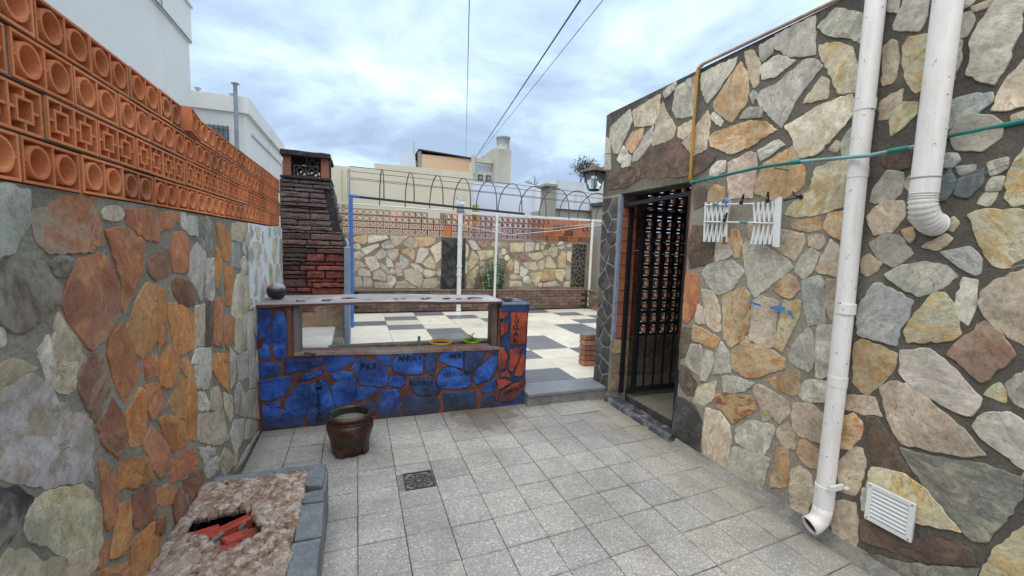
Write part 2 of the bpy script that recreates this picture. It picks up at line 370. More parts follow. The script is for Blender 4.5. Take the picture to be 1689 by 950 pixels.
def shell():
    m = MT('shell_chips'); a, b, r = objcol(m)
    v = m.n('ShaderNodeNewGeometry').outputs['Random Per Island']
    m.color(m.ramp(v, [(0., (.7, .68, .64)), (.45, (.6, .5, .42)), (.6, (.5, .2, .07)), (1., (.35, .15, .08))])); m.rough(.6); return m.m
M['shell'] = shell()
def leafmat(name, a, b, c):
    m = MT(name); v = m.n('ShaderNodeNewGeometry').outputs['Random Per Island']
    m.color(m.ramp(v, [(0., a), (.5, b), (1., c)])); m.rough(.55); return m.m
M['leaf_dark'] = leafmat('dark_leaf', (.02, .04, .018), (.035, .06, .022), (.06, .085, .035))
M['bark'] = plain('bark', (.1, .085, .07), .9, .3, 20, .5)
def snake():
    m = MT('banded_leaf'); mp = m.n('ShaderNodeMapping'); mp.inputs['Scale'].default_value = (4, 4, 26); m.l(m.pos(), mp.inputs['Vector'])
    n = m.noise(1.5, 5, .6, mp.outputs[0]); m.color(m.ramp(n, [(.4, (.035, .07, .035)), (.52, (.08, .14, .065)), (.6, (.34, .40, .26))])); m.rough(.45); return m.m
M['snake'] = snake()
M['ground'] = mortar('far_ground', (.2, .19, .17), (.12, .11, .1), (.26, .25, .22))
def clear(name, c, rough, a):
    m = MT(name); m.color(c); m.rough(rough); m.b.inputs['Transmission Weight'].default_value = a; m.b.inputs['IOR'].default_value = 1.3; return m.m
M['clear_glass'] = clear('clear_glass', (.85, .9, .92), .05, .85)
M['lamp_roof'] = plain('rusty_lamp_roof', (.09, .055, .04), .7, .4, 20, .4)
M['plastic_sheet'] = paint_wall('plastic_sheeting', (.55, .62, .68), (.4, .45, .5), .5, True, .35)

# ------------------------------------------------------------------ helpers
def tagd(o, label=None, cat=None, group=None, kind=None):
    if label: o['label'] = label
    if cat: o['category'] = cat
    if group: o['group'] = group
    if kind: o['kind'] = kind
    return o
def empty(name, loc=(0, 0, 0), rz=0, **k):
    o = bpy.data.objects.new(name, None); COL.objects.link(o); o.location = loc; o.rotation_euler = (0, 0, rz)
    o.empty_display_size = .1
    return tagd(o, **k)
def link(name, me, mat=None, parent=None, loc=(0, 0, 0), rot=(0, 0, 0), **k):
    if isinstance(mat, str): mat = M[mat]
    if mat and not me.materials: me.materials.append(mat)
    o = bpy.data.objects.new(name, me); COL.objects.link(o)
    o.location = loc; o.rotation_euler = rot
    if parent: o.parent = parent
    return tagd(o, **k)
class MB:
    """collects faces, builds one mesh"""
    def __init__(s): s.v = []; s.f = []; s.sm = []
    def add(s, v, f, smooth=False):
        b = len(s.v); s.v += [tuple(p) for p in v]; s.f += [tuple(i + b for i in q) for q in f]; s.sm += [smooth] * len(f); return s
    def box(s, x0, x1, y0, y1, z0, z1, mat=None):
        v = [(x, y, z) for z in (z0, z1) for y in (y0, y1) for x in (x0, x1)]
        if mat: v = [mat @ Vector(p) for p in v]
        return s.add(v, [(0, 2, 3, 1), (4, 5, 7, 6), (0, 1, 5, 4), (2, 6, 7, 3), (0, 4, 6, 2), (1, 3, 7, 5)])
    def bbox(s, x0, x1, y0, y1, z0, z1, c=.004):  # bevelled box (chamfered edges)
        P = []
        xs, ys, zs = (x0, x1), (y0, y1), (z0, z1)
        bm = bmesh.new()
        bmesh.ops.create_cube(bm, size=1)
        for v in bm.verts: v.co = Vector((xs[v.co.x > 0], ys[v.co.y > 0], zs[v.co.z > 0]))
        bmesh.ops.bevel(bm, geom=bm.edges[:], offset=c, segments=1, affect='EDGES')
        s.add([v.co for v in bm.verts], [[v.index for v in f.verts] for f in bm.faces]); bm.free(); return s
    def tube(s, pts, r, n=10, cap=True, smooth=True):
        pts = [Vector(p) for p in pts]; rs = r if isinstance(r, (list, tuple)) else [r] * len(pts)
        up = None; V = []
        for i, p in enumerate(pts):
            t = (pts[min(i + 1, len(pts) - 1)] - pts[max(i - 1, 0)]).normalized()
            if up is None: up = t.orthogonal().normalized()
            else:
                up = (up - t * up.dot(t)); up = up.normalized() if up.length > 1e-6 else t.orthogonal().normalized()
            w = t.cross(up)
            for k in range(n):
                a = 2 * pi * k / n; V.append(p + (up * cos(a) + w * sin(a)) * rs[i])
        F = []
        for i in range(len(pts) - 1):
            for k in range(n):
                a = i * n + k; b = i * n + (k + 1) % n; F.append((a, b, b + n, a + n))
        s.add(V, F, smooth)
        if cap:
            s.add(V[:n], [tuple(reversed(range(n)))]); s.add(V[-n:], [tuple(range(n))])
        return s
    def lathe(s, prof, n=32, c=(0, 0, 0), smooth=True):
        V = []; F = []
        for r, z in prof:
            for k in range(n): V.append((c[0] + r * cos(2 * pi * k / n), c[1] + r * sin(2 * pi * k / n), c[2] + z))
        for i in range(len(prof) - 1):
            for k in range(n):
                a = i * n + k; b = i * n + (k + 1) % n; F.append((a, b, b + n, a + n))
        return s.add(V, F, smooth)
    def prism(s, poly, y0, y1, plane='xz'):
        n = len(poly)
        mk = {'xz': lambda a, b, c: (a, c, b), 'xy': lambda a, b, c: (a, b, c), 'yz': lambda a, b, c: (c, a, b)}[plane]
        V = [mk(a, b, y0) for a, b in poly] + [mk(a, b, y1) for a, b in poly]
        F = [tuple(range(n)), tuple(reversed(range(n, 2 * n)))] + [(i, i + n, (i + 1) % n + n, (i + 1) % n) for i in range(n)]
        s.add(V, F); s.fix = True; return s
    def mesh(s, name, fix=True):
        me = bpy.data.meshes.new(name); me.from_pydata(s.v, [], s.f)
        me.polygons.foreach_set('use_smooth', s.sm)
        if fix:
            bm = bmesh.new(); bm.from_mesh(me); bmesh.ops.recalc_face_normals(bm, faces=bm.faces[:]); bm.to_mesh(me); bm.free()
        me.update(); return me
    def build(s, name, mat, parent=None, loc=(0, 0, 0), rot=(0, 0, 0), **k):
        return link(name, s.mesh(name), mat, parent, loc, rot, **k)
def box(name, x0, x1, y0, y1, z0, z1, mat, parent=None, bev=0, **k):
    m = MB()
    if bev: m.bbox(x0, x1, y0, y1, z0, z1, bev)
    else: m.box(x0, x1, y0, y1, z0, z1)
    return m.build(name, mat, parent, **k)
def struct(o): o['kind'] = 'structure'; return o

PAL = {  # base, stain (linear)
 'w': ((.64, .60, .50), (.50, .46, .38)), 'g': ((.44, .415, .35), (.58, .54, .45)), 'G': ((.21, .21, .185), (.33, .31, .24)),
 'b': ((.38, .40, .375), (.50, .50, .45)), 'B': ((.14, .17, .17), (.22, .25, .25)), 't': ((.50, .41, .29), (.58, .50, .38)),
 'o': ((.56, .41, .25), (.50, .26, .10)), 'y': ((.57, .52, .36), (.52, .35, .14)), 'c': ((.70, .62, .47), (.58, .46, .30)),
 'p': ((.54, .43, .33), (.62, .54, .43)), 'r': ((.36, .16, .09), (.5, .3, .2)), 'n': ((.11, .08, .06), (.19, .125, .085)),
 'k': ((.045, .042, .045), (.10, .095, .095)), 'e': ((.50, .36, .19), (.27, .07, .035)), 's': ((.42, .29, .20), (.30, .14, .11)),
 'l': ((.48, .44, .42), (.34, .24, .16)), 'P': ((.27, .16, .14), (.4, .25, .2)),
 'O': ((.52, .215, .07), (.58, .30, .11)), 'R': ((.43, .165, .08), (.54, .25, .11)), 'N': ((.23, .10, .055), (.38, .16, .075)),
 '1': ((.010, .055, .30), (.05, .17, .56)), '2': ((.018, .04, .12), (.03, .09, .26)), '3': ((.44, .075, .03), (.33, .06, .03)), '4': ((.25, .05, .03), (.15, .035, .03))}

def refine(poly, rnd, step, jit):
    n = len(poly); out = []
    for i in range(n):
        a, b, c = Vector(poly[i - 1]), Vector(poly[i]), Vector(poly[(i + 1) % n])
        k = .22
        l1 = (a - b).length; l2 = (c - b).length
        k1 = min(k, .010 / max(l1, 1e-4)); k2 = min(k, .010 / max(l2, 1e-4))
        p = b + (a - b) * k1; q = b + (c - b) * k2
        out += [p, (p + q) * .2 + b * .6, q]
    res = []
    m = len(out)
    for i in range(m):
        a, b = out[i], out[(i + 1) % m]; L = (b - a).length; res.append(a)
        k = min(9, int(L / step))
        if k:
            t = (b - a).normalized(); nn = Vector((-t.y, t.x))
            for j in range(1, k + 1):
                f = j / (k + 1); res.append(a + (b - a) * f + nn * rnd.uniform(-jit, jit) * min(1, L / .12 + .3))
    return res
def stone_mesh(name, poly, axis, val, sgn, h, rnd, step=.024, jit=.0055, rough=.003, bev=.003, simple=False, grow=.006):
    """a slab whose outline lies in the wall plane; axis = wall normal axis; sgn = outward side"""
    P = refine(poly, rnd, step, jit) if not simple else [Vector(p) for p in poly]
    ar = sum(P[i - 1].x * P[i].y - P[i].x * P[i - 1].y for i in range(len(P)))
    c = sum((p for p in P), Vector((0, 0))) / len(P); n = len(P)
    rad = sum((p - c).length for p in P) / n
    P = [p + (p - c) * (grow / max((p - c).length, .01)) for p in P]
    k = min(bev / max(rad, .01), .35)
    seed = rnd.uniform(0, 100)
    tx, ty = rnd.uniform(-.03, .03), rnd.uniform(-.03, .03)
    if rad > .12: tx *= .4; ty *= .4
    def hn(p, amp): return noise.noise(Vector((p.x * 9 + seed, p.y * 9, seed))) * amp * 1.6 + (p.x - c.x) * tx + (p.y - c.y) * ty
    rings = [[(p, -.01) for p in P], [(p, max(.0015, h - bev * .9 + hn(p, rough))) for p in P], [(p + (c - p) * k, h + hn(p, rough)) for p in P],
             [(p + (c - p) * .5, h + hn(p + (c - p) * .5, rough * 1.4) + rough * .5) for p in P]]
    V = []; F = []
    if axis == 0: mk = lambda p, d: (sgn * d, p.x - c.x, p.y - c.y)
    elif axis == 1: mk = lambda p, d: (p.x - c.x, sgn * d, p.y - c.y)
    else: mk = lambda p, d: (p.x - c.x, p.y - c.y, sgn * d)
    for r in rings: V += [mk(p, d) for p, d in r]
    V.append(mk(c, h + rough * .6))
    for r in range(3):
        for i in range(n):
            a = r * n + i; b = r * n + (i + 1) % n; F.append((a, b, b + n, a + n))
    for i in range(n): F.append((3 * n + i, 3 * n + (i + 1) % n, 4 * n))
    me = bpy.data.meshes.new(name); me.from_pydata(V, [], F)
    bm = bmesh.new(); bm.from_mesh(me); bmesh.ops.recalc_face_normals(bm, faces=bm.faces[:]); bm.to_mesh(me); bm.free()
    loc = {0: (val, c.x, c.y), 1: (c.x, val, c.y), 2: (c.x, c.y, val)}[axis]
    return me, loc
def jitcol(c, rnd, a=.12):
    k = rnd.uniform(1 - a, 1 + a); return tuple(max(0, x * k * rnd.uniform(.97, 1.03)) for x in c)
def parse(s):
    out = []
    for it in s.split(';'):
        t = it.split(); v = [int(q) / 1000 for q in t[1:]]
        out.append((t[0], list(zip(v[::2], v[1::2]))))
    return out
def stones(data, axis, val, sgn, h, mat, parent, seed, pal=PAL, limit=None, zmin=None, **kw):
    rnd = random.Random(seed); res = []
    for c, poly in parse(data):
        if zmin is not None: poly = [(a, max(b, zmin + rnd.uniform(0, .004))) for a, b in poly]
        if max(b for a, b in poly) - min(b for a, b in poly) < .015: continue
        me, loc = stone_mesh('stone', poly, axis, val, sgn, h * rnd.uniform(.7, 1.25), rnd, **kw)
        o = link('stone', me, mat, parent, loc)
        b, s = pal[c]; o['base_colour'] = jitcol(b, rnd); o['stain_colour'] = jitcol(s, rnd); res.append(o)
    return res

# traced stone outlines: kind, then mm pairs in the plane of the wall
STONES_R='''g 3972 2886 3648 2977 3593 2841 3804 2591 3874 2604 3985 2771;t 3604 2953 3202 2982 3201 2807 3280 2739 3548 2789;o 3680 2666 3583 2743 3408 2741 3418 2657 3564 2545 3676 2628;g 3555 2458 3545 2565 3382 2672 3273 2737 3282 2582 3456 2465;w 3820 2530 3721 2645 3639 2559 3748 2479;w 3744 2440 3647 2548 3581 2519 3593 2428;t 3161 2904 3112 2804 2976 2642 2999 2564 3254 2542 3275 2580 3227 2792;g 3170 2993 3015 3027 3018 2966 3130 2928;g 3003 2971 2783 2993 2774 2789 2785 2685 2969 2719 3029 2803;n 3420 2489 3296 2539 2972 2543 2902 2501 2769 2313 2787 2215 3399 2279;n 3959 2408 3438 2403 3419 2281 3657 2226 3933 2245;p 2945 2635 2790 2656 2782 2575 2876 2526 2944 2562;t 2887 2498 2780 2555 2635 2682 2603 2608 2619 2393 2748 2369;g 2730 2987 2399 2982 2415 2928 2539 2811 2641 2741 2718 2869;o 2579 2731 2363 2934 2287 2797 2282 2643 2398 2537 2470 2591 2574 2684;t 2338 2992 2265 2971 2206 2866 2202 2735 2240 2722 2265 2772;g 2218 2985 2109 2986 2117 2896 2188 2873;g 2110 3003 1860 3001 1837 2778 1991 2831 2102 2921;w 2195 2846 2079 2865 1954 2786 2084 2742 2176 2755;g 2207 2646 2169 2683 2061 2687 1904 2768 1842 2751 1782 2690 1915 2564 2006 2402 2137 2551;y 1817 2819 1719 2793 1635 2731 1616 2671 1572 2576 1598 2493 1684 2513 1722 2615 1807 2766;t 1879 2516 1786 2631 1740 2594 1738 2502;g 1830 2924 1739 2985 1589 2880 1573 2725 1647 2789 1767 2854;c 1984 2408 1770 2469 1616 2483 1571 2385 1656 2306 1757 2200 1862 2193 1933 2342;o 2602 2475 2556 2502 2248 2507 2129 2471 2040 2398 2211 2338 2375 2315 2570 2403;w 2605 2627 2571 2655 2475 2565 2499 2531;g 2334 2546 2277 2599 2148 2571 2161 2509;b 2265 2680 2238 2702 2209 2671 2229 2611;w 2164 2295 2024 2331 1974 2289 2131 2222;w 2560 2231 2497 2277 2427 2270 2430 2192 2560 2183;o 2564 2050 2516 2111 2419 2081 2420 1980 2558 1988;p 2402 2251 2226 2295 2171 2271 2168 2145 2175 1984 2258 2001 2365 1993 2395 2142;o 2161 2076 2101 2201 1917 2269 1877 2193 1834 2118 1824 2026 1985 1942 2079 1983 2155 2016;y 1925 1858 1882 1925 1780 1999 1763 2114 1620 2140 1575 2016 1562 1892 1735 1847 1841 1838;t 1694 2210 1664 2248 1644 2228 1651 2184;g 1633 2232 1571 2346 1565 2164 1585 2059 1620 2147;g 1959 1691 1923 1754 1799 1736 1795 1691 1873 1675;g 1482 2896 1437 2880 1438 2820 1476 2845;g 1446 2764 1415 2868 1316 2819 1317 2740 1336 2689 1439 2742;t 1480 2668 1444 2690 1421 2668 1409 2506 1423 2480 1467 2483;y 1396 2634 1375 2673 1299 2652 1286 2428 1322 2399 1371 2493;w 1203 2686 1153 2684 1144 2643 1160 2591 1194 2595;w 1202 2588 1170 2569 1171 2499 1180 2415 1196 2404;g 1207 2764 1150 2735 1164 2716 1202 2718;t 1151 2704 1087 2703 1104 2681 1140 2683;w 1131 2589 1075 2697 993 2665 996 2560 1017 2419 1047 2348 1142 2424 1131 2516 1143 2552;c 1044 2244 1011 2357 968 2420 942 2235 998 2231;t 1464 2400 1376 2432 1380 2375 1416 2311 1463 2314;y 1407 2321 1374 2367 1311 2349 1311 2295 1357 2247 1401 2214;b 1200 2310 1132 2323 1055 2315 1047 2276 1122 2222 1196 2185;t 980 2200 946 2206 942 2170 974 2176;g 1169 2178 1107 2240 1041 2212 1007 2172 1009 2120 1058 2078 1143 2100;n 1426 2087 1420 2136 1309 2133 1306 2048 1390 2049;g 1459 1896 1448 1961 1400 2044 1334 2022 1334 1923 1384 1883;b 1194 2082 1141 2077 1129 2048 1153 2023 1185 2034;b 1135 2021 1076 2017 1078 1995 1114 1984;B 1127 1901 1112 1967 1046 1996 1044 1936 1079 1883;B 1194 1943 1156 2018 1132 1947 1156 1881 1182 1878;w 1033 2020 977 2031 977 1990 1016 1968;w 1025 1907 1014 1954 980 1954 986 1903;w 1047 1855 1024 1896 993 1893 1011 1841;y 969 1875 959 1997 931 2063 902 1848 943 1836;p 1462 1817 1437 1855 1400 1885 1320 1884 1307 1809 1347 1741 1423 1723;t 4062 2801 3974 2760 3946 2618 4045 2637;g 4059 2626 3959 2607 3928 2443 4043 2461;n 2731 2337 2565 2355 2514 2326 2580 2262 2717 2206;n 2718 2126 2588 2091 2597 1976 2699 1944;n 2702 1815 2485 1791 2470 1708 2480 1531 2704 1475 2734 1655;R 2736 1428 2592 1429 2589 1164 2672 1033 2723 1051 2734 1105;n 2712 988 2631 995 2624 923 2682 762 2729 721 2746 821;n 2726 674 2634 663 2533 565 2554 467 2637 447 2727 521;w 2462 1708 2325 1707 2298 1595 2445 1541;o 2322 1770 2264 1761 2229 1691 2236 1574 2283 1580 2321 1707;g 2217 1660 2166 1691 2087 1668 1891 1579 1842 1526 1937 1449 2085 1316 2144 1386;t 1956 1634 1939 1761 1800 1731 1788 1677 1840 1574;o 1877 1800 1705 1826 1704 1755 1768 1750 1866 1766;o 1681 1767 1664 1842 1559 1848 1549 1690 1615 1715;t 1765 1717 1688 1723 1670 1684 1693 1645 1753 1664;c 1700 1528 1637 1697 1560 1629 1552 1496 1679 1510;g 1826 1507 1793 1597 1745 1645 1692 1613 1719 1520 1766 1464;g 2559 1441 2511 1512 2289 1548 2190 1482 2270 1357 2383 1295 2495 1351;c 2558 1318 2436 1306 2373 1197 2346 1034 2396 1015 2476 1060;o 2351 1283 2179 1374 2129 1326 2118 1126 2135 1029 2246 931 2315 990 2321 1122;p 2099 1283 2036 1329 1915 1301 1921 1134 1910 1033 1946 1003 2099 1021 2095 1161;o 1961 1382 1873 1483 1821 1459 1787 1401 1837 1339 1897 1353;b 1775 1449 1677 1487 1646 1448 1618 1219 1712 1195 1739 1264;t 1638 1474 1555 1469 1542 1233 1584 1238 1631 1346;y 1879 1320 1773 1327 1773 1259 1815 1126 1853 996 1916 1017 1893 1168;g 1710 1175 1679 1127 1657 1012 1684 917 1797 947 1818 984 1770 1094;w 1660 1198 1547 1219 1547 1105 1560 947 1605 904 1640 902 1648 1054;o 2610 1026 2350 974 2372 884 2505 905 2615 907;p 2592 1199 2532 1173 2498 1056 2590 1057;w 2666 729 2630 858 2526 882 2496 810 2512 635 2662 692;w 2477 850 2401 851 2388 768 2443 621 2503 611;w 2328 954 2250 873 2228 755 2381 698 2360 862;o 2234 910 2173 960 2052 993 1937 990 1842 956 1835 893 1923 846 1998 793 2099 762 2212 785;t 2176 988 2127 1038 2096 994 2156 973;o 1941 788 1791 889 1736 901 1724 786 1769 742 1866 752;w 1718 788 1697 853 1616 887 1554 883 1549 780 1692 739 1722 759;c 2536 528 2349 651 2357 519 2466 404 2555 411;w 2298 701 2206 729 2035 735 2106 656 2271 591;e 2349 547 2026 652 1996 570 2173 394 2236 444 2319 463;p 2033 712 1993 738 1786 693 1779 624 1829 538 1945 589 2017 647;y 1979 607 1904 590 1899 539 1944 505;w 1251 1152 1145 1184 1085 1146 1017 1078 954 1019 974 936 995 928 1072 945 1195 1000 1244 1041;o 1454 1139 1425 1168 1267 1131 1273 1055 1321 959 1369 883 1444 932;b 1453 1346 1403 1465 1374 1473 1231 1400 1244 1310 1271 1260 1272 1176 1449 1195;y 1248 1254 1190 1373 1160 1446 1116 1451 1070 1371 1047 1279 1072 1248 1229 1200;w 1063 1527 1013 1517 1015 1448 1011 1410 1024 1324 1060 1352 1071 1381;g 1354 1521 1289 1570 1204 1590 1129 1578 1083 1536 1135 1475 1208 1430 1288 1470;y 1070 1802 1016 1823 899 1806 878 1605 945 1584 975 1592 1032 1709;b 1151 1639 1055 1663 1015 1614 1012 1556 1029 1545 1101 1600;t 1220 1664 1144 1721 1117 1698 1161 1651;o 1306 1740 1268 1755 1255 1712 1269 1683;p 1139 1781 1121 1795 1105 1770 1119 1737 1137 1751;g 1440 1679 1371 1730 1317 1712 1255 1631 1325 1562 1398 1610;t 1468 1596 1439 1620 1379 1576 1400 1535 1438 1509 1461 1525;p 993 1471 958 1522 875 1579 844 1271 896 1296 969 1368 995 1422;s 1077 1180 977 1347 923 1309 875 1226 957 1087 1016 1140;y 942 1038 905 1099 886 1072 881 1026;g 882 1102 834 1182 818 1021 856 1035;k 2740 394 2633 403 2534 384 2454 288 2460 122 2440 31 2568 5 2760 62 2752 243;c 2422 409 2295 431 2198 361 2177 253 2194 32 2404 12 2429 154;w 2141 368 2034 470 1872 507 1861 474 1884 388 1914 290 2067 271 2132 274;t 1833 501 1780 561 1740 527 1718 422 1786 405 1836 455;t 1757 692 1652 733 1571 694 1567 529 1697 517 1743 554;o 1693 477 1669 509 1586 472 1570 371 1626 355 1699 403;g 2155 221 2031 264 1873 280 1897 121 1912 21 2179 -19 2175 136;o 1827 370 1759 403 1746 307 1747 167 1847 102 1856 159 1833 277;t 1729 273 1678 331 1608 309 1579 214 1619 20 1706 52 1724 158;o 1478 719 1426 762 1380 727 1379 672 1417 566 1472 547;t 1397 583 1366 591 1343 528 1351 449 1371 330 1454 308 1471 423 1454 484;t 1472 823 1458 853 1343 882 1300 797 1461 770;n 1363 771 1313 779 1212 642 1142 569 1157 549 1314 543;y 1311 514 1176 551 1094 522 955 403 1094 353 1319 342 1322 416;G 1206 673 1078 686 918 736 804 738 799 655 872 419 918 392 1059 499 1174 626;p 1319 938 1276 987 1177 996 1102 924 995 862 916 782 983 742 1200 700 1265 793;w 961 887 933 954 864 986 811 951 792 772 872 818 930 850;y 872 286 843 400 771 567 737 352 874 242;n 1337 205 1250 257 1119 256 972 348 912 338 900 285 1067 179 1316 105;t 1474 223 1431 259 1366 282 1347 199 1341 36 1462 43;w 1344 378 1327 388 1320 273 1335 270;G 1300 53 1106 132 885 281 894 227 1148 16;b -222 1523 -211 1794 -428 1897 -631 1812 -645 1525 -449 1389;p 789 2416 555 2390 512 2178 780 2032 934 2211;c -257 882 -199 1085 -527 1292 -703 1098 -631 844;g -84 364 -184 423 -426 369 -461 254 -403 71 -186 3 -30 206;b -1331 2794 -1439 2586 -1313 2414 -1101 2481 -1034 2691 -1136 2789;y 221 2419 120 2577 -173 2577 -277 2360 -84 2165 81 2145;w 194 736 335 931 134 1212 -17 1189 -151 933 -53 750;t -1135 781 -828 840 -762 1032 -888 1202 -1130 1157 -1210 929;b 82 1610 168 1410 368 1355 563 1514 464 1763 224 1828;g -1068 1660 -1356 1623 -1382 1319 -1187 1249 -973 1465;t -652 2140 -488 2409 -556 2559 -813 2595 -961 2403 -867 2237;y 281 206 522 268 523 598 251 660 105 380;t -656 2907 -629 2628 -487 2563 -238 2718 -239 2907 -468 3050;b 765 2583 706 2755 494 2790 376 2701 393 2491 523 2378 666 2440;p -480 436 -694 502 -843 266 -737 136 -504 211;c -1291 85 -1115 89 -1030 290 -1129 441 -1375 398 -1400 232;w -908 725 -1021 701 -1138 553 -1127 447 -902 331 -815 405 -765 558;g -937 2219 -1094 2412 -1279 2389 -1449 2247 -1334 2034 -1111 1991;t 342 2707 370 2908 161 3015 -9 2949 -13 2688 163 2606;b 213 1120 352 992 556 1099 522 1315 307 1328;b -1024 1775 -854 1724 -757 1908 -910 2085 -1085 1978;g -741 1589 -915 1517 -995 1361 -938 1283 -797 1221 -618 1336 -647 1480;o -5 1688 208 1790 198 2030 -58 2157 -237 1897;p -164 2213 -308 2303 -541 2131 -427 1966 -230 1971;y 667 2101 446 1964 555 1722 711 1704 798 1931;g -416 461 -213 427 -82 547 -92 732 -285 799 -425 774 -474 587;o 560 1030 418 902 448 668 623 616 800 746 734 936;c 1033 2766 1002 2990 766 2994 734 2777 843 2668;w 218 2105 383 2045 494 2128 498 2267 414 2395 275 2372 165 2235;c -1046 2758 -942 2680 -772 2706 -728 2935 -837 3031 -1037 2953;o 521 1391 628 1229 809 1300 802 1486 664 1542;t -614 532 -492 583 -483 730 -569 827 -706 822 -772 708 -756 598;g -1318 1667 -1136 1658 -1084 1861 -1238 1993 -1400 1865;t 573 291 527 124 634 23 809 92 823 241 689 348;c -150 1271 -15 1345 -15 1461 -166 1535 -267 1400;w -634 1830 -528 1862 -508 2013 -599 2087 -745 2031 -740 1913;b -1129 604 -1213 762 -1349 699 -1354 555 -1187 520;t 47 258 16 176 81 46 211 69 239 194 203 265;c 595 1055 675 978 793 1068 776 1160 617 1171;w 666 571 568 528 563 401 655 371 727 401 717 527;g -55 2736 -116 2777 -220 2736 -208 2638 -129 2588 -51 2625;t -815 141 -896 214 -969 182 -989 84 -910 25 -824 71;y -256 2438 -315 2520 -421 2525 -488 2440 -450 2378 -332 2338;o -967 1552 -873 1578 -874 1678 -969 1729 -1036 1649;w 664 2798 729 2857 730 2939 643 2997 588 2996 542 2893 560 2843;c 106 434 150 512 113 608 26 609 -30 573 -26 478 60 436;w 895 2599 807 2615 767 2547 820 2468 916 2494;t 2195 1792 2169 1854 2107 1884 2029 1830 2008 1769 2072 1697 2157 1701;p -205 2844 -93 2826 -56 2911 -97 2996 -191 2984 -245 2903;y -1362 913 -1293 887 -1218 981 -1242 1059 -1360 1075 -1413 993;y 1211 2798 1269 2857 1259 2945 1167 2988 1091 2912 1089 2844;c -1294 1080 -1235 1110 -1251 1220 -1321 1224 -1367 1144;w -288 1391 -354 1385 -407 1306 -366 1245 -286 1224 -228 1328;b 37 1346 24 1245 93 1216 153 1283 95 1364;y 778 1764 734 1702 770 1630 818 1626 861 1670 834 1744;p -1413 812 -1352 753 -1282 804 -1293 854 -1371 879;y 400 2909 460 2871 524 2926 469 3015 399 2994;t 855 66 934 32 963 85 930 152 871 133;o -1389 2928 -1332 2865 -1277 2875 -1241 2936 -1279 2997 -1349 3004;o 272 2407 324 2398 362 2411 382 2481 334 2534 294 2526 248 2486;t -681 1783 -709 1829 -788 1807 -805 1750 -746 1713 -686 1735;w -1108 1295 -1132 1248 -1108 1209 -1064 1219 -1047 1266 -1071 1301;c -937 2566 -903 2601 -925 2656 -982 2674 -1022 2632 -987 2561;p -1131 2903 -1092 2921 -1069 2972 -1093 3008 -1145 3011 -1174 2982 -1175 2937;y 1306 2000 1242 2012 1216 1977 1234 1921 1284 1913 1319 1965;g 1255 1765 1287 1801 1271 1841 1242 1866 1193 1846 1183 1792 1205 1776;y 366 1920 322 1909 300 1856 340 1823 380 1832 406 1878;b 1297 2906 1331 2874 1387 2902 1386 2945 1333 2976 1292 2955;p -725 2693 -683 2681 -660 2722 -681 2756 -719 2753 -735 2721;g 1487 321 1481 290 1503 253 1554 251 1578 298 1541 345'''
